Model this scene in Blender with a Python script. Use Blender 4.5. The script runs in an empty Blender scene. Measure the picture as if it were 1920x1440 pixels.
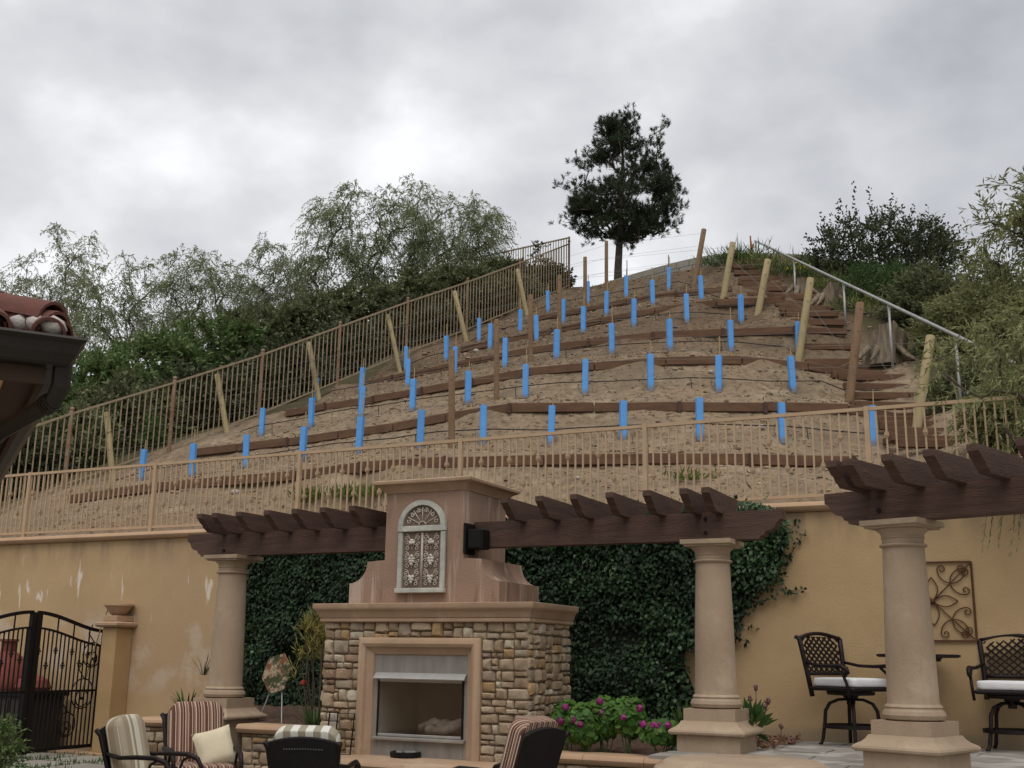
import bpy, bmesh, math, random
import numpy as np
from mathutils import Vector, Matrix

random.seed(11)
rng = np.random.default_rng(11)
SC = bpy.context.scene
COL = SC.collection
R = math.radians

# ------------------------------------------------------------------ camera
FPX, PITCH, ROLL, EYE = 2149.0, R(13.4), 0.0144, 1.55
fw = np.array([0, math.cos(PITCH), math.sin(PITCH)])
_u0 = np.array([0, -math.sin(PITCH), math.cos(PITCH)])
_r0 = np.array([1.0, 0, 0])
cr = math.cos(ROLL) * _r0 + math.sin(ROLL) * _u0
cu = -math.sin(ROLL) * _r0 + math.cos(ROLL) * _u0
CAM = np.array([0, 0, EYE])
cam = bpy.data.cameras.new('camera')
cam.lens = 36 * FPX / 1920
cam.sensor_width = 36
cam.clip_start = 0.05
cam.clip_end = 3000
co = bpy.data.objects.new('camera', cam)
COL.objects.link(co)
co.matrix_world = Matrix(((cr[0], cu[0], -fw[0], 0), (cr[1], cu[1], -fw[1], 0), (cr[2], cu[2], -fw[2], EYE), (0, 0, 0, 1)))
SC.camera = co

# ------------------------------------------------------------------ sky, sun, exposure
SUN_EL, SUN_AZ = R(62), R(184)      # azimuth measured from +Y towards +X; the light comes from behind the viewer
wd = bpy.data.worlds.new('World')
SC.world = wd
wd.use_nodes = True
nt = wd.node_tree
nt.nodes.clear()
def N(tree, typ, **kw):
    n = tree.nodes.new(typ)
    for k, v in kw.items():
        if k in n.inputs.keys() if isinstance(k, str) else False:
            n.inputs[k].default_value = v
        else:
            setattr(n, k, v)
    return n
L = nt.links.new
sky = N(nt, 'ShaderNodeTexSky')
sky.sky_type = 'NISHITA'
sky.sun_disc = False
sky.sun_elevation = SUN_EL
sky.sun_rotation = SUN_AZ
tc = N(nt, 'ShaderNodeTexCoord')
sep = N(nt, 'ShaderNodeSeparateXYZ')
L(tc.outputs['Generated'], sep.inputs[0])
def math_n(tree, op, a, b=None, c=None):
    n = tree.nodes.new('ShaderNodeMath')
    n.operation = op
    for i, v in enumerate((a, b, c)):
        if v is None: continue
        if hasattr(v, 'is_linked'): tree.links.new(v, n.inputs[i])
        else: n.inputs[i].default_value = v
    return n.outputs[0]
zabs = math_n(nt, 'MAXIMUM', sep.outputs[2], 0.02)
zden = math_n(nt, 'ADD', zabs, 0.22)
cx = math_n(nt, 'DIVIDE', sep.outputs[0], zden)
cy = math_n(nt, 'DIVIDE', sep.outputs[1], zden)
comb = N(nt, 'ShaderNodeCombineXYZ')
L(cx, comb.inputs[0]); L(cy, comb.inputs[1])
comb.inputs[2].default_value = 1.7
def noise(tree, vec, scale, detail=6, rough=0.55, dist=0.0):
    n = tree.nodes.new('ShaderNodeTexNoise')
    n.inputs['Scale'].default_value = scale
    n.inputs['Detail'].default_value = detail
    n.inputs['Roughness'].default_value = rough
    n.inputs['Distortion'].default_value = dist
    if vec is not None: tree.links.new(vec, n.inputs['Vector'])
    return n
cmap = N(nt, 'ShaderNodeMapping'); cmap.inputs['Scale'].default_value = (1, 1, 1.5); cmap.inputs['Location'].default_value = (4.3, 1.2, 7.7)
L(tc.outputs['Generated'], cmap.inputs[0])
n1 = noise(nt, cmap.outputs[0], 2.6, 5, 0.5, 0.0)
n2 = noise(nt, cmap.outputs[0], 8.0, 5, 0.5, 0.0)
mixn = math_n(nt, 'ADD', math_n(nt, 'MULTIPLY', n1.outputs[0], 0.66), math_n(nt, 'MULTIPLY', n2.outputs[0], 0.34))
def dirblob(px, py, width, amp):
    d = (px - 960) / FPX * cr + (720 - py) / FPX * cu + fw
    d = d / np.linalg.norm(d)
    vm = nt.nodes.new('ShaderNodeVectorMath'); vm.operation = 'DOT_PRODUCT'
    L(tc.outputs['Generated'], vm.inputs[0]); vm.inputs[1].default_value = d
    q = math_n(nt, 'MULTIPLY', math_n(nt, 'SUBTRACT', 1.0, vm.outputs['Value']), -1.0 / width)
    return math_n(nt, 'MULTIPLY', math_n(nt, 'EXPONENT', q), amp)
for args in SKYBLOBS if 'SKYBLOBS' in globals() else ((860, 215, 0.0022, 0.13), (720, 255, 0.0016, 0.08), (930, 320, 0.0030, -0.13), (1780, 110, 0.02, -0.04), (300, 20, 0.015, -0.08), (1000, 60, 0.01, -0.05), (380, 380, 0.012, 0.04), (1500, 330, 0.015, 0.05), (640, 250, 0.0006, -0.05)):
    mixn = math_n(nt, 'ADD', mixn, dirblob(*args))
ramp = N(nt, 'ShaderNodeValToRGB')
L(mixn, ramp.inputs[0])
el = ramp.color_ramp.elements
el[0].position, el[0].color = 0.33, (0.315, 0.325, 0.348, 1)
el[1].position, el[1].color = 0.64, (0.70, 0.71, 0.725, 1)
e = ramp.color_ramp.elements.new(0.45); e.color = (0.42, 0.43, 0.452, 1)
e = ramp.color_ramp.elements.new(0.54); e.color = (0.52, 0.528, 0.545, 1)
bgc = N(nt, 'ShaderNodeBackground'); L(ramp.outputs[0], bgc.inputs[0]); bgc.inputs[1].default_value = 1.0
bgs = N(nt, 'ShaderNodeBackground'); L(sky.outputs[0], bgs.inputs[0]); bgs.inputs[1].default_value = 0.08
mx = N(nt, 'ShaderNodeMixShader'); mx.inputs[0].default_value = 0.96
L(bgs.outputs[0], mx.inputs[1]); L(bgc.outputs[0], mx.inputs[2])
wo = N(nt, 'ShaderNodeOutputWorld'); L(mx.outputs[0], wo.inputs[0])

sl = bpy.data.lights.new('sun', 'SUN')
sl.energy = 1.35
sl.angle = R(50)
sl.color = (1.0, 0.96, 0.9)
so = bpy.data.objects.new('sun', sl)
COL.objects.link(so)
sd = Vector((math.sin(SUN_AZ) * math.cos(SUN_EL), math.cos(SUN_AZ) * math.cos(SUN_EL), math.sin(SUN_EL)))
so.rotation_euler = sd.to_track_quat('Z', 'Y').to_euler()
so.location = (0, 0, 30)
SC.view_settings.view_transform = 'Standard'
SC.view_settings.look = 'None'
SC.view_settings.gamma = 1
SC.view_settings.exposure = 0.55
SC.cycles.max_bounces = 6
SC.cycles.diffuse_bounces = 3
SC.cycles.transparent_max_bounces = 8

# ------------------------------------------------------------------ geometry helpers
def ray(x, y): return (x - 960) / FPX * cr + (720 - y) / FPX * cu + fw
def atz(x, y, z): d = ray(x, y); return CAM + d * ((z - EYE) / d[2])
def atY(x, y, Y): d = ray(x, y); return CAM + d * (Y / d[1])
wv = np.array([.896, -.4436, 0]); wv /= np.linalg.norm(wv)      # along the retaining wall, to the right
nv = np.array([wv[1], -wv[0], 0])                               # out of the wall, to the viewer
O0 = np.array([3.47, 12.22, 0])
UP = np.array([0, 0, 1.0])
def wp(s, t, z): return O0 + wv * s + nv * t + UP * z           # wall frame -> world
def onT(x, y, t):
    d = ray(x, y); k = ((O0 + nv * t - CAM) @ nv) / (d @ nv); P = CAM + d * k
    return (P - O0) @ wv, P[2]

WM = {}
def link(o, parent=None):
    COL.objects.link(o)
    if parent is not None: o.parent = parent
    return o
def tag(o, label=None, cat=None, group=None, kind=None):
    if label: o['label'] = label
    if cat: o['category'] = cat
    if group: o['group'] = group
    if kind: o['kind'] = kind
    return o
def thing(name, loc, label, cat, group=None, rz=0.0):
    o = bpy.data.objects.new(name, None)
    o.empty_display_size = 0.1
    link(o)
    o.location = Vector(loc); o.rotation_euler = (0, 0, rz)
    WM[o.name] = Matrix.Translation(Vector(loc)) @ Matrix.Rotation(rz, 4, 'Z')
    return tag(o, label, cat, group)
def copy_tree(o, parent=None):
    c = o.copy(); COL.objects.link(c)
    if parent is not None:
        c.parent = parent
    for ch in o.children: copy_tree(ch, c)
    return c

class MB:
    def __init__(s): s.V = []; s.F = []
    def add(s, vs, fs):
        b = len(s.V); s.V.extend([tuple(v) for v in vs]); s.F.extend([tuple(i + b for i in f) for f in fs]); return s
    def box(s, c, h, ax=(1, 0, 0), ay=(0, 1, 0), az=(0, 0, 1)):
        c = np.array(c, float); a = np.array(ax, float) * h[0]; b = np.array(ay, float) * h[1]; d = np.array(az, float) * h[2]
        vs = [c + i * a + j * b + k * d for i in (-1, 1) for j in (-1, 1) for k in (-1, 1)]
        return s.add(vs, [(0, 1, 3, 2), (4, 6, 7, 5), (0, 4, 5, 1), (2, 3, 7, 6), (0, 2, 6, 4), (1, 5, 7, 3)])
    def cbox(s, c, h, ax=(1, 0, 0), ay=(0, 1, 0), az=(0, 0, 1), ch=0.01, jit=0.0):
        c = np.array(c, float); A = [np.array(v, float) for v in (ax, ay, az)]
        idx = {}; vs = []
        for i in (-1, 1):
            for j in (-1, 1):
                for k in (-1, 1):
                    sg = (i, j, k)
                    for m in range(3):
                        p = c.copy()
                        for q in range(3):
                            p = p + A[q] * sg[q] * (h[q] if q == m else h[q] - ch)
                        if jit: p = p + np.array([random.uniform(-jit, jit) for _ in range(3)])
                        idx[(sg, m)] = len(vs); vs.append(p)
        fs = []
        for m in range(3):
            o1, o2 = (m + 1) % 3, (m + 2) % 3
            for sgn in (-1, 1):
                loop = []
                for (a, b) in ((-1, -1), (1, -1), (1, 1), (-1, 1)):
                    sg = [0, 0, 0]; sg[m] = sgn; sg[o1] = a; sg[o2] = b
                    loop.append(idx[(tuple(sg), m)])
                fs.append(tuple(loop if sgn > 0 else loop[::-1]))
        for m in range(3):
            o1, o2 = (m + 1) % 3, (m + 2) % 3
            for a in (-1, 1):
                for b in (-1, 1):
                    s1 = [0, 0, 0]; s1[m] = -1; s1[o1] = a; s1[o2] = b
                    s2 = list(s1); s2[m] = 1
                    f = (idx[(tuple(s1), o1)], idx[(tuple(s2), o1)], idx[(tuple(s2), o2)], idx[(tuple(s1), o2)])
                    fs.append(f if a * b < 0 else f[::-1])
        for i in (-1, 1):
            for j in (-1, 1):
                for k in (-1, 1):
                    f = tuple(idx[((i, j, k), m)] for m in range(3))
                    fs.append(f if i * j * k > 0 else f[::-1])
        return s.add(vs, fs)
    def tube(s, pts, r, seg=6, caps=True):
        P = [np.array(p, float) for p in pts]; n = len(P)
        rs = list(r) if hasattr(r, '__len__') else [r] * n
        T = []
        for i in range(n):
            t = P[min(i + 1, n - 1)] - P[max(i - 1, 0)]
            T.append(t / (np.linalg.norm(t) + 1e-12))
        a = np.array([0, 0, 1.0]) if abs(T[0][2]) < 0.9 else np.array([1.0, 0, 0])
        nrm = np.cross(T[0], a); nrm /= np.linalg.norm(nrm)
        vs = []
        for i in range(n):
            nrm = nrm - T[i] * (nrm @ T[i]); nrm /= (np.linalg.norm(nrm) + 1e-12)
            b = np.cross(T[i], nrm)
            for k in range(seg):
                an = 2 * math.pi * (k + .5) / seg
                vs.append(P[i] + rs[i] * (math.cos(an) * nrm + math.sin(an) * b))
        fs = []
        for i in range(n - 1):
            for k in range(seg):
                k2 = (k + 1) % seg
                fs.append((i * seg + k, i * seg + k2, (i + 1) * seg + k2, (i + 1) * seg + k))
        if caps:
            fs.append(tuple(range(seg))[::-1]); fs.append(tuple((n - 1) * seg + k for k in range(seg)))
        return s.add(vs, fs)
    def lathe(s, prof, c=(0, 0, 0), seg=24, axes=None):
        c = np.array(c, float); vs = []; n = len(prof)
        for (r, z) in prof:
            for k in range(seg):
                an = 2 * math.pi * k / seg
                vs.append(c + np.array([r * math.cos(an), r * math.sin(an), z]))
        fs = []
        for i in range(n - 1):
            for k in range(seg):
                k2 = (k + 1) % seg
                fs.append((i * seg + k, i * seg + k2, (i + 1) * seg + k2, (i + 1) * seg + k))
        fs.append(tuple(range(seg))[::-1]); fs.append(tuple((n - 1) * seg + k for k in range(seg)))
        return s.add(vs, fs)
    def prism(s, poly, o, ax, ay, dv):
        o = np.array(o, float); ax = np.array(ax, float); ay = np.array(ay, float); dv = np.array(dv, float)
        n = len(poly)
        vs = [o + ax * p[0] + ay * p[1] for p in poly] + [o + ax * p[0] + ay * p[1] + dv for p in poly]
        fs = [tuple(range(n)), tuple(range(2 * n - 1, n - 1, -1))]
        for i in range(n):
            j = (i + 1) % n
            fs.append((i, i + n, j + n, j))
        return s.add(vs, fs)
    def loft(s, rings, closed=True, caps=True):
        n = len(rings[0]); vs = [p for r_ in rings for p in r_]; fs = []
        for i in range(len(rings) - 1):
            for k in range(n if closed else n - 1):
                k2 = (k + 1) % n
                fs.append((i * n + k, i * n + k2, (i + 1) * n + k2, (i + 1) * n + k))
        if caps and closed:
            fs.append(tuple(range(n))[::-1]); fs.append(tuple((len(rings) - 1) * n + k for k in range(n)))
        return s.add(vs, fs)
    def ico(s, c, rad, jit=0.2, flat=1.0):
        t = (1 + 5 ** .5) / 2
        v = [(-1, t, 0), (1, t, 0), (-1, -t, 0), (1, -t, 0), (0, -1, t), (0, 1, t), (0, -1, -t), (0, 1, -t), (t, 0, -1), (t, 0, 1), (-t, 0, -1), (-t, 0, 1)]
        f = [(0, 11, 5), (0, 5, 1), (0, 1, 7), (0, 7, 10), (0, 10, 11), (1, 5, 9), (5, 11, 4), (11, 10, 2), (10, 7, 6), (7, 1, 8), (3, 9, 4), (3, 4, 2), (3, 2, 6), (3, 6, 8), (3, 8, 9), (4, 9, 5), (2, 4, 11), (6, 2, 10), (8, 6, 7), (9, 8, 1)]
        rr = [rad * (1 + random.uniform(-jit, jit)) / 1.9 for _ in v]
        return s.add([(c[0] + a[0] * q, c[1] + a[1] * q, c[2] + a[2] * q * flat) for a, q in zip(v, rr)], f)
    def mesh(s, name, mat, smooth=False, M=None, fix=True):
        me = bpy.data.meshes.new(name)
        V = s.V
        if M is not None:
            mi = np.array(M.inverted()); A = np.array(V); V = (A @ mi[:3, :3].T + mi[:3, 3]).tolist()
        me.from_pydata(V, [], s.F)
        if fix:
            bm = bmesh.new(); bm.from_mesh(me); bmesh.ops.recalc_face_normals(bm, faces=bm.faces); bm.to_mesh(me); bm.free()
        if mat: me.materials.append(mat)
        if smooth:
            me.polygons.foreach_set('use_smooth', [True] * len(me.polygons))
            if smooth != True:
                me.set_sharp_from_angle(angle=R(smooth))
        return me
    def build(s, name, mat, parent=None, smooth=False, fix=True):
        M = WM.get(parent.name) if parent is not None else None
        o = bpy.data.objects.new(name, s.mesh(name, mat, smooth, M, fix))
        link(o, parent)
        if M is not None: WM[o.name] = M
        return o

def quads(name, V, mat, parent=None, k=4):
    """many small separate faces, V is (n*k, 3)"""
    V = np.asarray(V, np.float32)
    if parent is not None and parent.name in WM:
        mi = np.array(WM[parent.name].inverted()); V = (V @ mi[:3, :3].T + mi[:3, 3]).astype(np.float32)
    n = len(V) // k
    me = bpy.data.meshes.new(name)
    me.vertices.add(n * k); me.vertices.foreach_set('co', V.ravel())
    me.loops.add(n * k); me.loops.foreach_set('vertex_index', np.arange(n * k, dtype=np.int32))
    me.polygons.add(n); me.polygons.foreach_set('loop_start', np.arange(0, n * k, k, dtype=np.int32))
    me.polygons.foreach_set('loop_total', np.full(n, k, np.int32))
    me.update(calc_edges=True)
    me.materials.append(mat)
    o = bpy.data.objects.new(name, me)
    link(o, parent)
    if parent is not None and parent.name in WM: WM[o.name] = WM[parent.name]
    return o
def unit(a): return a / (np.linalg.norm(a, axis=-1, keepdims=True) + 1e-9)
def leafV(P, D, ln, wd_, flat=None):
    """diamond leaves: base points P, directions D, lengths, widths"""
    P = np.asarray(P, float); D = unit(np.asarray(D, float)); n = len(P)
    rnd = rng.normal(size=(n, 3)) if flat is None else flat + rng.normal(size=(n, 3)) * .45
    S = unit(np.cross(D, rnd)); Nn = np.cross(S, D)
    ln = np.broadcast_to(np.asarray(ln, float), (n,))[:, None]; w = np.broadcast_to(np.asarray(wd_, float), (n,))[:, None]
    out = np.empty((n, 4, 3))
    out[:, 0] = P; out[:, 1] = P + D * ln * .45 + S * w * .5 + Nn * w * .12
    out[:, 2] = P + D * ln; out[:, 3] = P + D * ln * .45 - S * w * .5 + Nn * w * .12
    return out.reshape(-1, 3)

# ------------------------------------------------------------------ materials
MATS = {}
def mat(name, col, col2=None, scale=4.0, rough=0.8, bump=0.0, bscale=None, metal=0.0, detail=6, stretch=None, spec=0.3, island=0.0, transl=0.0, extra=None, coord='Object'):
    if name in MATS: return MATS[name]
    m = bpy.data.materials.new(name); m.use_nodes = True; MATS[name] = m
    t = m.node_tree; b = t.nodes['Principled BSDF']
    b.inputs['Roughness'].default_value = rough
    b.inputs['Metallic'].default_value = metal
    b.inputs['Specular IOR Level'].default_value = spec
    tcn = t.nodes.new('ShaderNodeTexCoord'); vec = tcn.outputs[coord]
    if stretch:
        mp = t.nodes.new('ShaderNodeMapping'); mp.inputs['Scale'].default_value = stretch
        t.links.new(vec, mp.inputs[0]); vec = mp.outputs[0]
    c2 = col2 if col2 else tuple(c * .75 for c in col)
    nz = noise(t, vec, scale, detail, .6)
    rp = t.nodes.new('ShaderNodeValToRGB')
    rp.color_ramp.elements[0].position = .3; rp.color_ramp.elements[0].color = (*c2, 1)
    rp.color_ramp.elements[1].position = .7; rp.color_ramp.elements[1].color = (*col, 1)
    t.links.new(nz.outputs[0], rp.inputs[0])
    out = rp.outputs[0]
    if island:
        g = t.nodes.new('ShaderNodeNewGeometry')
        hs = t.nodes.new('ShaderNodeHueSaturation')
        v = math_n(t, 'ADD', math_n(t, 'MULTIPLY', g.outputs['Random Per Island'], island), 1 - island * .5)
        t.links.new(v, hs.inputs['Value']); t.links.new(out, hs.inputs['Color'])
        h = math_n(t, 'ADD', math_n(t, 'MULTIPLY', math_n(t, 'FRACT', math_n(t, 'MULTIPLY', g.outputs['Random Per Island'], 37.0)), .05), .475)
        t.links.new(h, hs.inputs['Hue'])
        out = hs.outputs[0]
    if extra: out = extra(t, tcn, vec, out)
    t.links.new(out, b.inputs['Base Color'])
    if bump:
        nb = noise(t, vec, bscale or scale * 6, 5, .6)
        bp = t.nodes.new('ShaderNodeBump'); bp.inputs['Strength'].default_value = bump; bp.inputs['Distance'].default_value = .02
        t.links.new(nb.outputs[0], bp.inputs['Height']); t.links.new(bp.outputs[0], b.inputs['Normal'])
    if transl:
        tr = t.nodes.new('ShaderNodeBsdfTranslucent'); t.links.new(out, tr.inputs[0])
        ms = t.nodes.new('ShaderNodeMixShader'); ms.inputs[0].default_value = transl
        t.links.new(b.outputs[0], ms.inputs[1]); t.links.new(tr.outputs[0], ms.inputs[2])
        t.links.new(ms.outputs[0], t.nodes['Material Output'].inputs[0])
    return m
def rgbmix(t, fac, a, b, mode='MIX'):
    n = t.nodes.new('ShaderNodeMix'); n.data_type = 'RGBA'; n.blend_type = mode
    for sock, v in ((n.inputs[0], fac), (n.inputs[6], a), (n.inputs[7], b)):
        if hasattr(v, 'is_linked'): t.links.new(v, sock)
        else: sock.default_value = v if not isinstance(v, tuple) else (*v, 1) if len(v) == 3 else v
    return n.outputs[2]
def mapped(t, vec, scale, loc=(0, 0, 0)):
    mp = t.nodes.new('ShaderNodeMapping'); mp.inputs['Scale'].default_value = scale; mp.inputs['Location'].default_value = loc
    t.links.new(vec, mp.inputs[0]); return mp.outputs[0]
def smooth(t, v, a, b):
    n = t.nodes.new('ShaderNodeMapRange'); n.interpolation_type = 'SMOOTHSTEP'
    t.links.new(v, n.inputs[0]); n.inputs[1].default_value = a; n.inputs[2].default_value = b
    return n.outputs[0]

def ex_wall(t, tcn, vec, out):
    # pale vertical efflorescence streaks, peeling patches and a damp stain below the coping
    sx = t.nodes.new('ShaderNodeSeparateXYZ'); t.links.new(tcn.outputs['Object'], sx.inputs[0])
    a = noise(t, mapped(t, tcn.outputs['Object'], (4.2, 4.2, .75)), 1.4, 3, .5, .5)
    b = noise(t, mapped(t, tcn.outputs['Object'], (.35, .35, .35), (3, 1, 0)), 1.6, 2)
    zone = math_n(t, 'MULTIPLY', smooth(t, sx.outputs[2], 1.3, 1.8), math_n(t, 'SUBTRACT', 1.0, smooth(t, sx.outputs[2], 2.75, 3.0)))
    left = math_n(t, 'SUBTRACT', 1.0, smooth(t, sx.outputs[0], -7.2, -5.4))
    st = math_n(t, 'MULTIPLY', smooth(t, a.outputs[0], .60, .66), math_n(t, 'MULTIPLY', zone, left))
    out = rgbmix(t, math_n(t, 'MULTIPLY', smooth(t, b.outputs[0], .42, .62), .5), out, (.40, .275, .165))
    pat = noise(t, tcn.outputs['Object'], 1.7, 4, .6)
    pz = math_n(t, 'MULTIPLY', math_n(t, 'MULTIPLY', smooth(t, sx.outputs[2], .9, 1.2), math_n(t, 'SUBTRACT', 1.0, smooth(t, sx.outputs[2], 1.9, 2.2))), left)
    out = rgbmix(t, math_n(t, 'MULTIPLY', math_n(t, 'MULTIPLY', smooth(t, pat.outputs[0], .5, .62), pz), .6), out, (.50, .40, .31))
    out = rgbmix(t, math_n(t, 'MULTIPLY', st, .8), out, (.68, .60, .54))
    dm = noise(t, mapped(t, tcn.outputs['Object'], (3, 3, .5)), 1.5, 4)
    damp = math_n(t, 'MULTIPLY', smooth(t, sx.outputs[2], 2.6, 3.12), smooth(t, dm.outputs[0], .4, .62))
    out = rgbmix(t, math_n(t, 'MULTIPLY', damp, .5), out, (.17, .125, .09))
    low = math_n(t, 'SUBTRACT', 1.0, smooth(t, sx.outputs[2], .82, .93))
    rt = smooth(t, sx.outputs[0], -1.2, -.9)
    out = rgbmix(t, math_n(t, 'MULTIPLY', math_n(t, 'MULTIPLY', low, rt), .55), out, (.22, .18, .13))
    return out
def ex_chim(t, tcn, vec, out):
    a = noise(t, mapped(t, tcn.outputs['Object'], (5, 5, .35)), 1.6, 4, .6)
    out = rgbmix(t, math_n(t, 'MULTIPLY', smooth(t, a.outputs[0], .52, .66), .75), out, (.48, .38, .31))
    b = noise(t, mapped(t, tcn.outputs['Object'], (5, 5, .6), (7, 0, 0)), 1.8, 4, .6)
    return rgbmix(t, math_n(t, 'MULTIPLY', smooth(t, b.outputs[0], .54, .66), .6), out, (.16, .10, .075))
def ex_wood(t, tcn, vec, out):
    a = noise(t, mapped(t, tcn.outputs['Object'], (2, 2, 14)), 2.0, 5, .65)
    return rgbmix(t, math_n(t, 'MULTIPLY', smooth(t, a.outputs[0], .4, .7), .55), out, (.55, .42, .30), 'MULTIPLY')
def ex_cast(t, tcn, vec, out):
    a = noise(t, mapped(t, tcn.outputs['Object'], (3.5, 3.5, .5)), 1.7, 5, .65)
    out = rgbmix(t, math_n(t, 'MULTIPLY', smooth(t, a.outputs[0], .5, .68), .4), out, (.26, .19, .135))
    b = noise(t, tcn.outputs['Object'], 55, 3, .6)
    out = rgbmix(t, math_n(t, 'MULTIPLY', smooth(t, b.outputs[0], .6, .7), .35), out, (.24, .17, .12))
    c = noise(t, mapped(t, tcn.outputs['Object'], (1, 1, 1), (5, 3, 2)), 2.6, 5, .65)
    return rgbmix(t, math_n(t, 'MULTIPLY', smooth(t, c.outputs[0], .52, .7), .35), out, (.52, .41, .31))
def stripes(cols, period, axis=0, offset=0.0, thick=0.0):
    def f(t, tcn, vec, out):
        sx = t.nodes.new('ShaderNodeSeparateXYZ'); t.links.new(tcn.outputs['Object'], sx.inputs[0])
        co_ = sx.outputs[axis]
        if thick: co_ = math_n(t, 'ADD', co_, math_n(t, 'ADD', math_n(t, 'MULTIPLY', sx.outputs[1], .956 * thick), math_n(t, 'MULTIPLY', sx.outputs[2], -.292 * thick)))
        q = math_n(t, 'FRACT', math_n(t, 'ADD', math_n(t, 'DIVIDE', co_, period), 10.37 + offset))
        rp = t.nodes.new('ShaderNodeValToRGB'); rp.color_ramp.interpolation = 'CONSTANT'
        els = rp.color_ramp.elements
        for i, (p, c) in enumerate(cols):
            e_ = els[i] if i < 2 else els.new(p)
            e_.position = p; e_.color = (*c, 1)
        t.links.new(q, rp.inputs[0])
        return rgbmix(t, .25, rp.outputs[0], out, 'MULTIPLY')
    return f

M_wall = mat('ochre_stucco', (.47, .33, .18), (.375, .255, .135), 1.1, .95, .22, 55, extra=ex_wall)
M_pillar = mat('ochre_pillar_stucco', (.44, .29, .145), (.35, .225, .11), 1.6, .95, .22, 55)
M_cap = mat('tan_cast_stone', (.45, .30, .19), (.35, .225, .14), 2.2, .9, .2, 40)
M_col = mat('column_cast_stone', (.385, .29, .20), (.31, .228, .157), 1.6, .9, .25, 60, extra=ex_cast)
M_mantel = mat('mantel_cast_stone', (.40, .27, .175), (.32, .215, .14), 1.8, .9, .25, 60, extra=ex_cast)
M_chim = mat('chimney_stucco', (.32, .21, .15), (.25, .162, .114), 1.6, .95, .3, 50, extra=ex_chim)
M_beam = mat('dark_brown_paint', (.095, .052, .037), (.05, .027, .02), 2.5, .7, .5, 14, stretch=(1, 1, 9))
M_iron = mat('black_iron', (.011, .008, .0075), (.007, .005, .005), 6, .55, .1, 40, metal=.3)
M_fence = mat('tan_fence_paint', (.46, .325, .205), (.38, .265, .165), 5, .7, .1, 40)
M_fenceL = mat('weathered_fence_paint', (.33, .255, .165), (.25, .185, .12), 5, .75, .1, 40)
M_postL = mat('rusty_fence_post', (.25, .19, .13), (.20, .10, .055), 2.2, .8, .1, 40)
M_mortar = mat('mortar', (.31, .245, .175), (.24, .185, .13), 8, .95, .3, 60)
def ex_tube(t, tcn, vec, out):
    sx = t.nodes.new('ShaderNodeSeparateXYZ'); t.links.new(tcn.outputs['Object'], sx.inputs[0])
    nz = noise(t, tcn.outputs['Object'], 14, 4, .6)
    hgt = math_n(t, 'ADD', sx.outputs[2], math_n(t, 'MULTIPLY', nz.outputs[0], -.14))
    out = rgbmix(t, math_n(t, 'MULTIPLY', math_n(t, 'SUBTRACT', 1.0, smooth(t, hgt, -.06, .05)), .75), out, (.20, .15, .10))
    fr = math_n(t, 'ABSOLUTE', math_n(t, 'SUBTRACT', math_n(t, 'FRACT', math_n(t, 'DIVIDE', sx.outputs[2], .155)), .5))
    return rgbmix(t, math_n(t, 'MULTIPLY', math_n(t, 'SUBTRACT', 1.0, smooth(t, fr, .0, .05)), .35), out, (.06, .22, .52))
M_blue = mat('blue_plastic_tube', (.13, .40, .84), (.10, .33, .75), 3, .38, .15, 18, spec=.5, transl=.12, extra=ex_tube)
M_stake = mat('bamboo_stake', (.42, .31, .16), (.3, .21, .11), 6, .8)
M_postG = mat('treated_pine_post', (.38, .31, .17), (.29, .23, .12), 5, .85, .3, 30, stretch=(3, 3, .6))
M_postB = mat('brown_post', (.24, .15, .085), (.16, .10, .058), 5, .85, .3, 30, stretch=(3, 3, .6))
M_board = mat('redwood_timber', (.175, .085, .055), (.11, .054, .038), 3, .9, .35, 25, stretch=(1, 1, 4), island=.5)
M_pipe = mat('black_poly_pipe', (.015, .014, .013), None, 5, .5)
M_wire = mat('steel_wire', (.25, .24, .22), None, 5, .4, metal=.8)
M_galv = mat('galvanised_pipe', (.42, .42, .41), (.28, .27, .25), 6, .45, metal=.55)
M_block = mat('concrete_block', (.30, .28, .24), (.23, .21, .18), 3, .95, .3, 60)
M_bark = mat('grey_bark', (.11, .09, .07), (.055, .045, .036), 8, .95, .5, 30, stretch=(3, 3, .7))
M_barkp = mat('pine_bark', (.12, .095, .078), (.05, .04, .033), 7, .95, .6, 26, stretch=(3, 3, .7))
M_twig = mat('twig', (.10, .078, .055), None, 8, .95)
M_stump = mat('stump_wood', (.27, .215, .155), (.10, .075, .052), 5, .95, .8, 12, stretch=(4, 4, .5))
M_leafw = mat('willow_leaf', (.25, .28, .15), (.18, .205, .11), .7, .7, transl=.4, island=.5)
M_leafg = mat('grey_willow_leaf', (.28, .295, .19), (.21, .225, .145), .7, .7, transl=.4, island=.5)
M_leafb = mat('bush_leaf', (.14, .20, .065), (.095, .14, .048), .9, .65, transl=.3, island=.6)
M_leafo = mat('olive_bush_leaf', (.155, .17, .08), (.11, .122, .058), .9, .7, transl=.3, island=.6)
M_leafd = mat('dark_shrub_leaf', (.08, .092, .045), (.05, .06, .03), 1.2, .6, transl=.25, island=.6)
M_leafs = mat('soft_green_leaf', (.075, .13, .035), (.05, .09, .026), 1.2, .7, transl=.25, island=.5)
M_leafe = mat('eucalypt_leaf', (.25, .26, .115), (.17, .18, .075), 1.0, .65, transl=.35, island=.5)
M_needle = mat('pine_needle', (.042, .062, .028), (.024, .037, .018), 1.2, .7, transl=.2, island=.6)
M_ivy = mat('ivy_leaf', (.034, .066, .026), (.013, .029, .013), 2.2, .62, transl=.12, island=1.0, spec=.3)
M_ivyg = mat('bright_ivy_leaf', (.045, .10, .028), (.025, .06, .018), 1.5, .45, transl=.15, island=.5, spec=.45)
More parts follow.
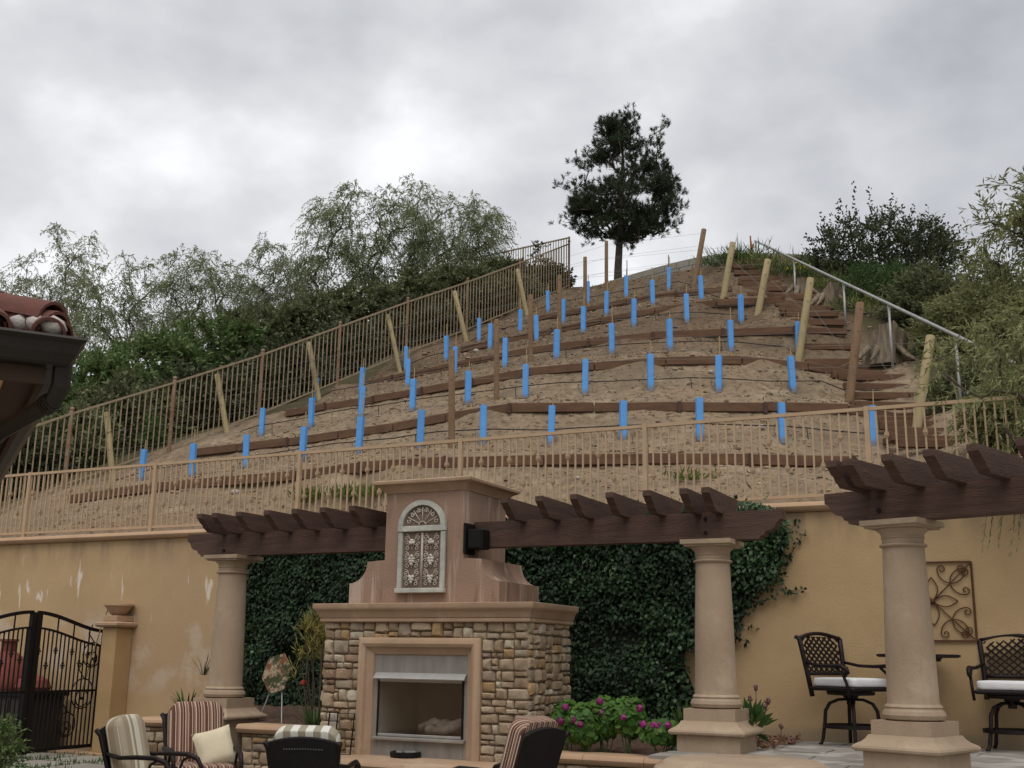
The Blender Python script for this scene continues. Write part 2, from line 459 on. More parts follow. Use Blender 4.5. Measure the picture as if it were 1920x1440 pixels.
M_ivyd = mat('ivy_shade', (.008, .013, .007), (.005, .008, .004), 4, .95, .6, 20)
M_ger = mat('geranium_leaf', (.075, .16, .022), (.04, .095, .016), 4, .6, transl=.2, island=.5)
M_pink = mat('geranium_flower', (.42, .05, .24), (.30, .03, .16), 5, .6, transl=.25, island=.5)
M_red = mat('red_flower', (.5, .05, .03), None, 5, .6)
M_grass = mat('weed_leaf', (.16, .19, .045), (.09, .12, .03), 3, .7, transl=.25, island=.5)
M_fire = mat('firestick_stem', (.30, .24, .06), (.17, .17, .045), 2.2, .6, island=.6)
M_yel = mat('yellow_flower', (.65, .5, .03), None, 5, .6)
# ================================================================== THE HILL
ROWS = [  # planted rows, lowest first: height above the eye, plants as (x, y) where the tube meets the soil
 (3.2, [(264,904),(360,890),(460,879),(566,866),(672,853),(787,840),(905,832),(1033,832),(1168,826),(1312,821),(1468,829),(1638,838)]),
 (4.45, [(490,817),(583,801),(676,785),(773,773),(877,758),(985,746),(1097,740),(1220,733),(1348,734),(1487,738)]),
 (5.8, [(593,757),(677,739),(764,722),(852,704),(947,689),(1043,677),(1148,668),(1256,660),(1371,661),(1497,672)]),
 (7.0, [(761,695),(837,676),(919,657),(1006,641),(1094,627),(1188,611),(1288,605),(1390,608)]),
 (8.1, [(898,641),(975,624),(1056,606),(1137,592),(1224,573),(1315,563)]),
 (9.4, [(1028,585),(1102,571),(1174,559),(1254,546)]),
]
TIMB = [  # timber edging rows, lowest first
 (2.6, [(127,941),(215,930),(310,918),(400,910),(560,898),(627,888),(740,878),(867,873),(1000,870),(1200,868),(1300,868),(1463,871),(1600,874)]),
 (3.85, [(355,856),(465,843),(560,832),(660,817),(740,806),(845,786),(900,776),(960,771),(1075,771),(1200,768),(1330,769),(1470,770),(1600,774),(1640,783),(1700,792)]),
 (5.12, [(535,781),(620,765),(680,757),(760,744),(830,733),(920,716),(1000,702),(1120,693),(1200,684),(1340,682),(1430,682),(1500,691),(1580,703),(1612,712)]),
 (6.35, [(665,729),(740,712),(807,699),(897,680),(957,668),(1030,656),(1100,647),(1167,638),(1280,631),(1387,628),(1490,624)]),
 (7.55, [(863,659),(913,651),(1007,631),(1110,609),(1220,588),(1310,573),(1410,570),(1470,567)]),
 (8.75, [(1005,601),(1070,590),(1133,578),(1200,565),(1247,557),(1310,551),(1373,545)]),
]
ctrl = []
for h, pts in ROWS + TIMB:
    for (x, y) in pts: ctrl.append(atz(x, y, EYE + h))
for s in np.arange(-17, 9, 1.3): ctrl.append(wp(s, -.15, 3.16))
for s in np.arange(-17, 9, 2.6): ctrl.append(wp(s, -.8, 3.42))
RAILBASE = [atY(1420, 535, 30.0), atY(1488, 566, 26.3), atY(1580, 613, 22.7), atY(1682, 690, 20.2), atY(1808, 770, 17.4)]
ctrl += RAILBASE
for c in ((9, 18, 5.9), (9, 24, 9.0), (9, 30, 11.8), (12, 22, 8.0), (14, 16, 4.6), (13, 32, 12.2), (10.5, 13, 3.6), (20, 24, 8), (20, 36, 12),
          (-10.5, 23.2, 4.4), (-8, 26.5, 6.4), (-5, 30, 8.6), (-2, 33.5, 10.6), (-12, 29, 6.6), (-9, 33, 8.6), (-5, 37, 11.0), (-15, 24, 4.0), (-17, 31, 6.3), (-14, 37, 8.6), (-21, 26, 4.2),
          (1.8, 37, 12.9), (4.5, 35.5, 12.3), (7, 37, 12.3), (-2, 40, 12.6), (4, 42, 12.4), (12, 42, 12.2), (-10, 44, 11), (-20, 44, 9)):
    ctrl.append(np.array(c, float))
ctrl += [atz(1105, 538, 12.4), atz(1150, 529, 12.15), atz(1200, 523, 12.1), atz(1250, 513, 12.1), atz(1300, 505, 12.1), atz(1340, 500, 12.1), atz(1400, 498, 12.08), atz(1460, 497, 12.05), atz(1530, 502, 12.02)]
# the slope fence: a straight line in plan just outside the row ends, its top 1.53 m above the soil
FPX_T = [(-70, 838), (135, 770), (328, 712), (493, 660), (638, 608), (765, 562), (877, 525), (975, 489), (1067, 454)]
FENCE = []
for (x, y) in FPX_T:
    d = ray(x, y); Q = CAM + d * (20.2 / (.632 * d[1] - .775 * d[0])); FENCE.append((Q - UP * 1.53, Q)); ctrl.append(Q - UP * 1.53)
ctrl = np.array(ctrl)
def _phi(r2): return .5 * r2 * np.log(r2 + 1e-9)
_A = ctrl[:, :2]; _n = len(_A)
_K = _phi(((_A[:, None] - _A[None]) ** 2).sum(-1)) + np.eye(_n) * .06
_P = np.c_[np.ones(_n), _A]
_sol = np.linalg.solve(np.block([[_K, _P], [_P.T, np.zeros((3, 3))]]), np.r_[ctrl[:, 2], np.zeros(3)])
def tps(XY):
    out = np.empty(len(XY))
    for i in range(0, len(XY), 20000):
        q = XY[i:i + 20000]
        out[i:i + 20000] = _phi(((q[:, None] - _A[None]) ** 2).sum(-1)) @ _sol[:_n] + _sol[_n] + q @ _sol[_n + 1:]
    return out
TPL = []
for h, pts in TIMB: TPL.append(np.array([atz(x, y, EYE + h)[:2] for x, y in pts]))
def vnoise(X, Y, seed):
    r_ = np.random.default_rng(seed); G = r_.random((64, 64))
    xi = np.floor(X).astype(int); yi = np.floor(Y).astype(int); fx = X - xi; fy = Y - yi
    fx = fx * fx * (3 - 2 * fx); fy = fy * fy * (3 - 2 * fy)
    g = lambda a, b: G[a % 64, b % 64]
    return (g(xi, yi) * (1 - fx) + g(xi + 1, yi) * fx) * (1 - fy) + (g(xi, yi + 1) * (1 - fx) + g(xi + 1, yi + 1) * fx) * fy - .5
def hill_z(XY):
    XY = np.asarray(XY, float); z = tps(XY)
    best = np.full(len(XY), 9.0); side = np.zeros(len(XY))
    for pl in TPL:
        for a, b in zip(pl[:-1], pl[1:]):
            ab = b - a; q = XY - a
            tt = np.clip((q @ ab) / (ab @ ab), 0, 1)
            dv = q - tt[:, None] * ab; d = np.hypot(dv[:, 0], dv[:, 1])
            sgn = np.sign(ab[0] * q[:, 1] - ab[1] * q[:, 0])
            m = d < best
            best[m] = d[m]; side[m] = sgn[m]
    sd_ = side * best; k_ = np.clip((sd_ - .0) / .13, 0, 1); k_ = k_ * k_ * (3 - 2 * k_)
    z = z + k_ * .09 * np.exp(-(best / .45)) - (1 - k_) * .045 * np.exp(-(best / .35))
    X, Y = XY[:, 0], XY[:, 1]
    z = z + (.07 * vnoise(X * .9, Y * .9, 1) + .04 * vnoise(X * 2.7, Y * 2.7, 2)) * np.clip(best / .5, .15, 1) + .03 * np.abs(vnoise(X * 3.1, Y * 3.1, 7)) * np.clip(best / .4, .1, 1) + .05 * vnoise(X * 5, Y * 5, 3) * np.clip(best / .25, .2, 1) + .035 * vnoise(X * 12, Y * 12, 4) * np.clip(best / .2, .3, 1)
    return z
def hz(x, y): return float(hill_z(np.array([[x, y]]))[0])
def on_hill(px, py, lo=10.0, hi=45.0):
    d = ray(px, py); ks = np.arange(lo, hi, .08); P = CAM + d * (ks / d[1])[:, None]
    g = tps(P[:, :2]); i = np.argmax(P[:, 2] < g)
    if not (P[i, 2] < g[i]): i = len(P) - 1
    Q = P[i].copy(); Q[2] = hz(Q[0], Q[1]); return Q

def axis(lo, f0, f1, hi, fine, coarse):
    return np.unique(np.round(np.r_[np.arange(lo, f0, coarse), np.arange(f0, f1, fine), np.arange(f1, hi + .01, coarse)], 4))
sg = axis(-26, -14.0, 4.2, 18, .085, .5); ug = axis(.02, .02, 21, 42, .085, .6)
Sg, Ug = np.meshgrid(sg, ug, indexing='ij')
XYg = O0[:2] + Sg.ravel()[:, None] * wv[:2] - Ug.ravel()[:, None] * nv[:2]
Zg = hill_z(XYg)
ns, nu = len(sg), len(ug)
me = bpy.data.meshes.new('hill')
idx = np.arange(ns * nu).reshape(ns, nu)
Fq = np.stack([idx[:-1, :-1], idx[1:, :-1], idx[1:, 1:], idx[:-1, 1:]], -1).reshape(-1, 4)
me.vertices.add(ns * nu); me.vertices.foreach_set('co', np.c_[XYg, Zg].astype(np.float32).ravel())
me.loops.add(Fq.size); me.loops.foreach_set('vertex_index', Fq.astype(np.int32).ravel())
me.polygons.add(len(Fq)); me.polygons.foreach_set('loop_start', np.arange(0, Fq.size, 4, dtype=np.int32)); me.polygons.foreach_set('loop_total', np.full(len(Fq), 4, np.int32))
me.update(calc_edges=True)
me.polygons.foreach_set('use_smooth', [True] * len(me.polygons))
if me.polygons[0].normal.z < 0: me.flip_normals()
def ex_dirt(t, tcn, vec, out):
    a = noise(t, tcn.outputs['Object'], .55, 5, .6)
    out = rgbmix(t, smooth(t, a.outputs[0], .42, .62), out, (.235, .172, .115))
    b = noise(t, tcn.outputs['Object'], 9, 5, .7)
    out = rgbmix(t, math_n(t, 'MULTIPLY', smooth(t, b.outputs[0], .48, .64), .7), out, (.095, .068, .047))
    d = noise(t, tcn.outputs['Object'], 3.2, 6, .7)
    out = rgbmix(t, math_n(t, 'MULTIPLY', smooth(t, d.outputs[0], .5, .66), .45), out, (.15, .11, .075))
    c = noise(t, tcn.outputs['Object'], 22, 4, .7)
    out = rgbmix(t, math_n(t, 'MULTIPLY', smooth(t, c.outputs[0], .6, .72), .6), out, (.40, .32, .235))
    sx = t.nodes.new('ShaderNodeSeparateXYZ'); t.links.new(tcn.outputs['Object'], sx.inputs[0])
    e_ = noise(t, mapped(t, tcn.outputs['Object'], (1, 1, 1), (9, 4, 2)), 1.1, 5, .65)
    out = rgbmix(t, math_n(t, 'MULTIPLY', smooth(t, e_.outputs[0], .46, .64), .55), out, (.145, .112, .08))
    f_ = noise(t, mapped(t, tcn.outputs['Object'], (1, 1, 1), (2, 8, 5)), 1.7, 5, .65)
    out = rgbmix(t, math_n(t, 'MULTIPLY', smooth(t, f_.outputs[0], .54, .68), .5), out, (.36, .29, .20))
    # darker soil with bark mulch towards the top of the hill
    out = rgbmix(t, math_n(t, 'MULTIPLY', smooth(t, sx.outputs[2], 5.8, 8.6), .75), out, (.48, .43, .40), 'MULTIPLY')
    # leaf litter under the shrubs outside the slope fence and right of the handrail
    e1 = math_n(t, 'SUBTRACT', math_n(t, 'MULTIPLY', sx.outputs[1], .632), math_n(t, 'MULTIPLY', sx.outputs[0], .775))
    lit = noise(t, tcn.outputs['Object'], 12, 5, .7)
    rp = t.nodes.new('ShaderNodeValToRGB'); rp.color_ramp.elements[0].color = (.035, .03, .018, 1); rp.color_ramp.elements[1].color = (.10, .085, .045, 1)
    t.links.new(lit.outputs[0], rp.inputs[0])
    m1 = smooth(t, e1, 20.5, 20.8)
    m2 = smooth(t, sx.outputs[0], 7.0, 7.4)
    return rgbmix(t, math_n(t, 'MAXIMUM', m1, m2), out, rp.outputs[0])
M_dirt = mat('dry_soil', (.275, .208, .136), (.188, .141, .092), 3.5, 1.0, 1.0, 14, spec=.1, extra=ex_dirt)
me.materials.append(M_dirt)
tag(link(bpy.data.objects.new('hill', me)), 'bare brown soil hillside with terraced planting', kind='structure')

# clods and pebbles on the soil
mb = MB(); sel = rng.random((6500, 2)) * [18.5, 20] + [-13.5, .3]
XYc = O0[:2] + sel[:, :1] * wv[:2] - sel[:, 1:] * nv[:2]; Zc = hill_z(XYc)
for (x, y), z in zip(XYc, Zc):
    q = random.random(); mb.ico((x, y, z), (.012 + .045 * q ** 4) * (1 + .25 * (y > 24)), .4, .6)
M_clod = mat('soil_clod', (.29, .22, .15), (.15, .108, .072), 1.1, 1.0, island=.9)
tag(mb.build('soil_clods', M_clod, fix=False), 'loose clods and pebbles on the hillside soil', 'soil', kind='stuff')
# bark mulch and dry straw
n_ = 14000
sel = rng.random((n_, 2)) * [18.5, 20] + [-13.5, .2]; XYc = O0[:2] + sel[:, :1] * wv[:2] - sel[:, 1:] * nv[:2]
P = np.c_[XYc, hill_z(XYc) + .012]
D = np.c_[rng.normal(size=(n_, 2)), rng.normal(size=n_) * .25 + .1]
M_straw = mat('mulch_bits', (.36, .26, .15), (.13, .085, .05), 1.5, 1.0, island=1.1)
tag(quads('mulch', leafV(P, D, rng.uniform(.04, .13, n_), rng.uniform(.012, .03, n_), flat=np.array([0, 0, 1.0])), M_straw), 'bark mulch and dry straw scattered over the slope', 'mulch', kind='stuff')

# ------------------------------------------------------------------ timber edging
ORD = ['lowest', 'second lowest', 'third lowest', 'fourth lowest', 'fifth lowest', 'highest']
NTH = ['first', 'second', 'third', 'fourth', 'fifth', 'sixth', 'seventh', 'eighth', 'ninth', 'tenth', 'eleventh', 'twelfth']
def resample(pl, step):
    pl = np.array(pl, float); d = np.r_[0, np.cumsum(np.linalg.norm(np.diff(pl, axis=0), axis=1))]
    n = max(2, int(round(d[-1] / step)) + 1); q = np.linspace(0, d[-1], n)
    return np.c_[[np.interp(q, d, pl[:, k]) for k in range(pl.shape[1])]].T
for i, (h, pts) in enumerate(TIMB):
    pl = np.array([atz(x, y, EYE + h) for x, y in pts])
    pl = resample(pl, 1.38)
    t = thing('timber_edging', pl[len(pl) // 2] - UP * .1, f'reddish brown timber edging boards, {ORD[i]} of six rows holding the slope', 'timber edging', 'timber edging rows on the slope')
    for a, b in zip(pl[:-1], pl[1:]):
        b2 = b.copy(); a2 = a.copy()
        dz = random.uniform(-.012, .012); a2[2] += dz; b2[2] += dz
        ax = (b2 - a2); ln = np.linalg.norm(ax); ax /= ln
        ay = np.cross(UP, ax); ay /= np.linalg.norm(ay); az = np.cross(ax, ay)
        c = (a2 + b2) / 2 + az * .060 + ay * .03
        m = MB().cbox(c, (ln / 2 - .012, .045, .076), ax, ay, az, .008, .003)
        m.build('board', M_board, t)
        # dark joint stake behind the board
        c2 = b2 + az * .05 + ay * .02
        if random.random() < .45: MB().cbox(c2 - ay * .055, (.03, .012, .09), ax, ay, az, .004).build('joint_stake', M_beam, t)

# ------------------------------------------------------------------ vine tubes
stH = [.16, .26, .05, .2, .3, .12, .22, .18]
M_slot = mat('planting_hole_soil', (.03, .022, .016), None, 5, 1)
k = 0
for i, (h, pts) in enumerate(ROWS):
    for j, (x, y) in enumerate(pts):
        P = atz(x, y, EYE + h); z0 = hz(P[0], P[1]); P[2] = z0 if abs(z0 - P[2]) < .15 else P[2]
        nm = NTH[j] if j < len(pts) - 1 else 'last'
        t = thing('vine_tube', P, f'bright blue vine tube on a stake, {nm} from the left in the {ORD[i]} row', 'vine tube', 'blue vine tubes planted in rows')
        lean = np.array([random.uniform(-.035, .035), random.uniform(-.03, .03), 1.0]); lean /= np.linalg.norm(lean)
        ax = np.cross((0, 1, 0), lean); ax /= np.linalg.norm(ax); ay = np.cross(lean, ax)
        an = random.uniform(-.5, .5); ax, ay = ax * math.cos(an) + ay * math.sin(an), -ax * math.sin(an) + ay * math.cos(an)
        H = .62 * random.uniform(.97, 1.03); w_ = .052
        m = MB()
        rings = []
        for (q, zz) in ((1, -.03), (1, H), (.86, H), (.86, H - .1)):   # open top
            ring = []
            for (a, b) in ((-1, -.72), (-.72, -1), (.72, -1), (1, -.72), (1, .72), (.72, 1), (-.72, 1), (-1, .72)):
                ring.append(P + ax * a * w_ * q + ay * b * w_ * .95 * q + lean * zz)
            rings.append(ring)
        m.loft(rings, True, True).build('tube', M_blue, t)
        hs = stH[k % 8] + random.uniform(0, .08); k += 1
        s0 = P + ax * .012
        MB().tube([s0 - lean * .1, s0 + lean * (H + hs)], [.011, .009], 6).build('stake', M_stake, t)

# ------------------------------------------------------------------ trellis posts
LP = [((200,773),(211,905)), ((407,702),(424,825)), ((579,642),(598,752)), ((727,590),(750,695)), ((852,546),(874,645)), ((970,505),(988,592))]
MP = [((847,657),(847,829)), ((931,599),(931,753)), ((995,553),(995,683)), ((1049,516),(1049,634)), ((1097,482),(1097,598)), ((1137,452),(1137,574))]
RP = [((1745,630),(1720,842)), ((1613,568),(1592,738)), ((1520,522),(1497,668)), ((1440,487),(1422,608)), ((1374,455),(1356,562)), ((1320,430),(1302,536))]
POSTS = {}
for kind, lst, mm in (('left end', LP, M_postG), ('middle', MP, M_postB), ('right end', RP, M_postG)):
    for i, ((xt, yt), (xb, yb)) in enumerate(lst):
        h = ROWS[i][0]; B = atz(xb, yb, EYE + h); B[2] = hz(B[0], B[1])
        T = atY(xt, yt, B[1] + (0 if kind == 'middle' else .05))
        POSTS[(kind, i)] = (B, T)
        mm_ = mm if not (kind == 'right end' and i in (1, 5)) else M_postB
        look = {'left end': 'pale leaning wooden end post at the left', 'middle': 'upright brown wooden post in the middle', 'right end': 'thick leaning wooden end post at the right'}[kind]
        t = thing('trellis_post', B, f'{look} of the {ORD[i]} vine row', 'post', 'wooden vine posts')
        r_ = {'left end': .062, 'middle': .05, 'right end': .072}[kind] * random.uniform(.95, 1.05)
        d = (T - B) / np.linalg.norm(T - B)
        MB().tube([B - d * .25, B, B + (T - B) * .5, T - d * .012, T], [r_ * 1.02, r_ * 1.02, r_, r_ * .97, r_ * .88], 12).build('pole', mm_, t, smooth=40)
        m = MB()
        for q in (.45, .7, .93):
            c = B + (T - B) * q + np.array([0, -r_, 0]); m.box(c, (.012, .01, .006))
        m.build('wire_staple', M_wire, t)
def follow(pts, dz, step=.6):
    pl = resample(np.array(pts), step); pl[:, 2] = hill_z(pl[:, :2]) + dz; return pl
for i, (h, pts) in enumerate(ROWS):
    B = [atz(x, y, EYE + h) for x, y in pts]
    # drip pipe
    up = np.array([0, .06, 0])
    pl = resample([POSTS[('left end', i)][0] * [1, 1, 0] + up + UP * (EYE + h)] + [b + up for b in B] + [POSTS[('right end', i)][0] * [1, 1, 0] + up + UP * (EYE + h)], .45)
    pl[:, 2] += .24 + .012 * np.sin(np.arange(len(pl)) * 1.1) + rng.normal(size=len(pl)) * .006
    pl[0, 2] -= .2; pl[-1, 2] -= .2; pl[1, 2] -= .08
    t = thing('drip_pipe', pl[len(pl) // 2] - UP * .2, f'thin black drip pipe strung along the {ORD[i]} vine row', 'drip pipe', 'black drip pipes along the rows')
    MB().tube(pl, .0095, 5).build('pipe', M_pipe, t, smooth=True)
    for q in range(3, len(pl) - 2, 7):
        a = pl[q]; MB().tube([a, a + [.01, -.01, -.14], a + [.02, -.03, -.27]], .007, 5).build('dropper', M_pipe, t)
    for b in B[::2]:
        c = b + [-.09, .04, .24]; zt = hz(c[0], c[1])
        MB().tube([(c[0] + .04, c[1], zt + .24), (c[0] - .02, c[1], zt + .2), (c[0] - .03, c[1], zt + .1), (c[0] + .02, c[1], zt + .01)], .004, 4).build('emitter_tube', M_pipe, t)
    # wires
    (lb, lt), (mb_, mt), (rb, rt_) = POSTS[('left end', i)], POSTS[('middle', i)], POSTS[('right end', i)]
    t = thing('trellis_wire', mb_ + [.3, 0, .9], f'thin steel trellis wires between the posts of the {ORD[i]} vine row', 'wire', 'trellis wires')
    for q in (.45, .7, .93):
        MB().tube([lb + (lt - lb) * q, mb_ + (mt - mb_) * q, rb + (rt_ - rb) * q], .0026, 4).build('strand', M_wire, t)
    a = rb + (rt_ - rb) * .72; g = rb + np.array([.95, -.75, 0]); g[2] = hz(g[0], g[1])
    for o_ in (0, .05): MB().tube([a, g + [o_, 0, 0]], .0028, 4).build('anchor_strand', M_wire, t)

# ------------------------------------------------------------------ stairs and handrail
RB = np.array(RAILBASE)
t = thing('timber_stairs', RB[3] - [.6, 0, .1], 'steep flight of brown timber steps climbing the right side of the slope', 'stairs')
ys = np.linspace(16.4, 29.8, 40)
for i, y in enumerate(ys):
    xr = np.interp(y, RB[::-1, 1], RB[::-1, 0]) - .06
    wdt = np.interp(y, [17, 22, 30], [1.3, 1.1, 1.0]); xl = xr - wdt
    z = hz((xl + xr) / 2, y) + .05
    MB().cbox(((xl + xr) / 2 + random.uniform(-.05, .05), y, z), (wdt / 2, .05, .065), ax=(1, random.uniform(-.03, .03), random.uniform(-.02, .02)), ch=.008, jit=.003).build('step', M_board, t)
    if i % 3 == 1: MB().cbox((xl - .02, y + .12, z + .02), (.03, .22, .05), ch=.006).build('side_board', M_board, t)
t = thing('handrail', RB[2], 'straight galvanised pipe handrail with thin posts beside the steps', 'handrail')
tops = [atY(1417, 452, RB[0][1]), atY(1910, 685, 15.4)]
dirn = tops[1] - tops[0]
rail = [tops[0] - dirn * .003, tops[0], tops[1], tops[1] + dirn * .12]
MB().tube(rail, .029, 8).build('rail', M_galv, t, smooth=True)
for b in RB:
    q = (b[1] - tops[0][1]) / dirn[1]; tp = tops[0] + dirn * q
    MB().tube([(tp[0], tp[1], hz(tp[0], tp[1]) - .2), tp], .024, 8).build('post', M_galv, t, smooth=True)
tp = tops[0] + dirn * 1.0; MB().tube([(tp[0], tp[1], hz(tp[0], tp[1]) - .2), tp], .024, 8).build('post', M_galv, t, smooth=True)

# ------------------------------------------------------------------ block wall on the crest
pts = [(1150, 527), (1200, 512), (1250, 498), (1290, 488), (1330, 480), (1390, 476), (1450, 476), (1520, 480), (1600, 492)]
ZT = 12.45
pl = resample(np.array([atz(x, y, ZT) for x, y in pts]), .41)
t = thing('block_wall', pl[len(pl) // 2] - UP * 1.0, 'low curved wall of grey concrete blocks along the crest of the hill', 'wall')
for row in range(4):
    off = .5 if row % 2 else 0
    for a, b in zip(pl[:-1], pl[1:]):
        c = a + (b - a) * (.5 + off * .5); ax = b - a; ln = np.linalg.norm(ax); ax = ax / ln; ay = np.cross(UP, ax)
        MB().cbox(c - UP * (.1 + row * .2), (ln / 2 - .005, .1, .095), ax, ay, UP, .006).build('block', M_block, t)

# ------------------------------------------------------------------ stumps
def stump(px, py, Y, rad, hgt, label, tilt):
    B = atY(px, py, Y); B[2] = hz(B[0], B[1]) - .15
    t = thing('tree_stump', B, label, 'stump')
    rings = []
    nseg = 34; rr = [1 + .2 * math.sin(3 * 2 * math.pi * k / nseg + 1) + .1 * math.sin(7 * 2 * math.pi * k / nseg) + random.uniform(-.05, .05) for k in range(nseg)]
    for q, f_ in ((0, 1.3), (.3, 1.06), (.7, .95), (1.0, .9)):
        ring = []
        for k_ in range(nseg):
            an = 2 * math.pi * k_ / nseg
            jag = (random.uniform(-.04, .05) if q == 1 else 0)
            ring.append(B + np.array([math.cos(an) * rad * rr[k_] * f_ + tilt * q * hgt, math.sin(an) * rad * rr[k_] * f_ - .3 * q * hgt, hgt * (q + jag + q * (.2 * math.cos(an + 2.2)))]))
        rings.append(ring)
    MB().loft(rings).build('wood', M_stump, t, smooth=50)
    for k_ in range(5):
        an = random.uniform(math.pi, 2 * math.pi); a = B + np.array([math.cos(an) * rad, math.sin(an) * rad, .25])
        b = a + np.array([math.cos(an) * .5, math.sin(an) * .4, -.25]); MB().tube([a + UP * .12, (a + b) / 2 + UP * .02, b], [.06, .04, .015], 7).build('root', M_stump, t, smooth=True)
stump(1552, 585, 23.8, .22, .5, 'pale weathered tree stump beside the upper steps', .25)
stump(1655, 660, 21.3, .33, .66, 'large split weathered tree stump beside the middle steps', .15)
stump(1500, 545, 26.5, .22, .45, 'small grey tree stump near the top of the steps', .1)
# ================================================================== RETAINING WALL, FENCES, GROUND
FLOOR = .76
WS0, WS1 = -15.5, 7.5
root = thing('retaining_wall', wp(-4, .1, 0), 'tall ochre stucco retaining wall with pale streaks below the hillside fence', 'wall')
WM[root.name] = Matrix(((wv[0], -nv[0], 0, O0[0]), (wv[1], -nv[1], 0, O0[1]), (0, 0, 1, 0), (0, 0, 0, 1)))
root.matrix_world = WM[root.name]
m = MB(); m.box(wp((WS0 + WS1) / 2, 0, 1.52), ((WS1 - WS0) / 2, .15, 1.58), wv, nv, UP); m.build('wall_face', M_wall, root)
s = WS0
while s < WS1 - .1:
    e_ = min(s + 1.22, WS1)
    prof = [(-.2, 0), (.2, 0), (.235, .02), (.25, .05), (.235, .08), (.2, .10), (-.2, .10)]
    MB().prism(prof, wp(s + .002, 0, 3.104), nv, UP, wv * (e_ - s - .004)).build('coping', M_cap, root, smooth=40)
    s = e_

def picket_mesh(name, m_, H, collar=None, w=.0092):
    mb = MB(); mb.box((0, 0, H / 2), (w, w, H / 2))
    if collar:
        for dz, ww, hh in ((-.03, .017, .006), (-.015, .021, .008), (0, .025, .009), (.015, .021, .008), (.03, .017, .006)):
            mb.box((0, 0, collar + dz), (ww, ww, hh * .8))
    return mb.mesh(name, m_)
def put(name, me_, parent, loc, rz=0):
    o = bpy.data.objects.new(name, me_); link(o, parent)
    M = WM[parent.name].inverted() @ Matrix.Translation(Vector(loc)) @ Matrix.Rotation(rz, 4, 'Z')
    o.matrix_local = M
    return o
# ---- front fence on the wall
t = thing('iron_fence', wp(-4, -.05, 3.2), 'tan painted iron fence with knuckled pickets along the top of the retaining wall', 'fence')
ZB, ZTOP = 3.27, 4.2
fs0, fs1 = -14.4, 0.0
ang = math.atan2(wv[1], wv[0])
post_s = [onT(x, y, 0)[0] for x, y in ((52, 940), (288, 930), (560, 910), (863, 890), (1210, 860), (1629, 850))]
post_s = [post_s[0] - 4.6, post_s[0] - 2.3] + post_s + [post_s[-1] + 2.35, post_s[-1] + 4.7]
for a, b in zip(post_s[:-1], post_s[1:]):
    if b - a < .05: continue
    MB().box(wp((a + b) / 2, 0, ZTOP), ((b - a) / 2 - .028, .019, .019), wv, nv, UP).build('top_rail', M_fence, t)
    MB().box(wp((a + b) / 2, 0, ZB + .02), ((b - a) / 2 - .028, .017, .017), wv, nv, UP).build('bottom_rail', M_fence, t)
for s in post_s:
    MB().box(wp(s, 0, (3.17 + ZTOP + .03) / 2), (.026, .026, (ZTOP + .03 - 3.17) / 2), wv, nv, UP).build('post', M_fence, t)
Hp = ZTOP - .019 - ZB - .037
pm = [picket_mesh('picket', M_fence, Hp), picket_mesh('picket_high_knuckle', M_fence, Hp, .60), picket_mesh('picket_low_knuckle', M_fence, Hp, .30)]
c = 0
for a, b in zip(post_s[:-1], post_s[1:]):
    n_ = int(round((b - a) / .098))
    for q in range(1, n_):
        c += 1
        k_ = [0, 1, 0, 2][c % 4]
        put('picket', pm[k_], t, wp(a + (b - a) * q / n_, 0, ZB + .037), ang)
# ---- slope fence on the left
t = thing('slope_fence', FENCE[4][0], 'weathered iron fence climbing the left edge of the vine slope', 'fence')
fp = FENCE
pmL = picket_mesh('picket', M_fenceL, 1.0, None, .0095)
for i, (b, tq) in enumerate(fp):
    MB().box(((b[0]), b[1], (b[2] - .3 + tq[2]) / 2), (.032, .032, (tq[2] - b[2] + .3) / 2)).build('post', M_postL, t)
    MB().ico((tq[0], tq[1], tq[2] + .03), .05, .05).build('post_cap', M_postL, t)
for (b0, t0), (b1, t1) in zip(fp[:-1], fp[1:]):
    h0, h1 = t0[2] - b0[2], t1[2] - b1[2]
    a0, a1 = t0 - UP * .06, t1 - UP * .06
    ax = unit(a1 - a0); ay = unit(np.cross(UP, ax)); az = np.cross(ax, ay); ln = np.linalg.norm(a1 - a0)
    MB().box((a0 + a1) / 2, (ln / 2 - .03, .02, .02), ax, ay, az).build('top_rail', M_fenceL, t)
    l0, l1 = b0 + UP * .10, b1 + UP * .10
    ax2 = unit(l1 - l0); az2 = np.cross(ax2, ay)
    MB().box((l0 + l1) / 2, (np.linalg.norm(l1 - l0) / 2 - .03, .016, .016), ax2, ay, az2).build('bottom_rail', M_fenceL, t)
    # three plain tension wires along the pickets
    for q in (.28, .42, .56):
        MB().tube([b0 + UP * h0 * q - ay * .03, b1 + UP * h1 * q - ay * .03], .004, 4).build('wire', M_pipe, t)
    hd = math.hypot(*(b1 - b0)[:2]); n_ = int(round(hd / .13))
    for q in range(1, n_):
        f_ = q / n_; lo = l0 + (l1 - l0) * f_; hi = a0 + (a1 - a0) * f_
        o = put('picket', pmL, t, lo, math.atan2((b1 - b0)[1], (b1 - b0)[0]))
        o.scale = (1, 1, hi[2] - lo[2])
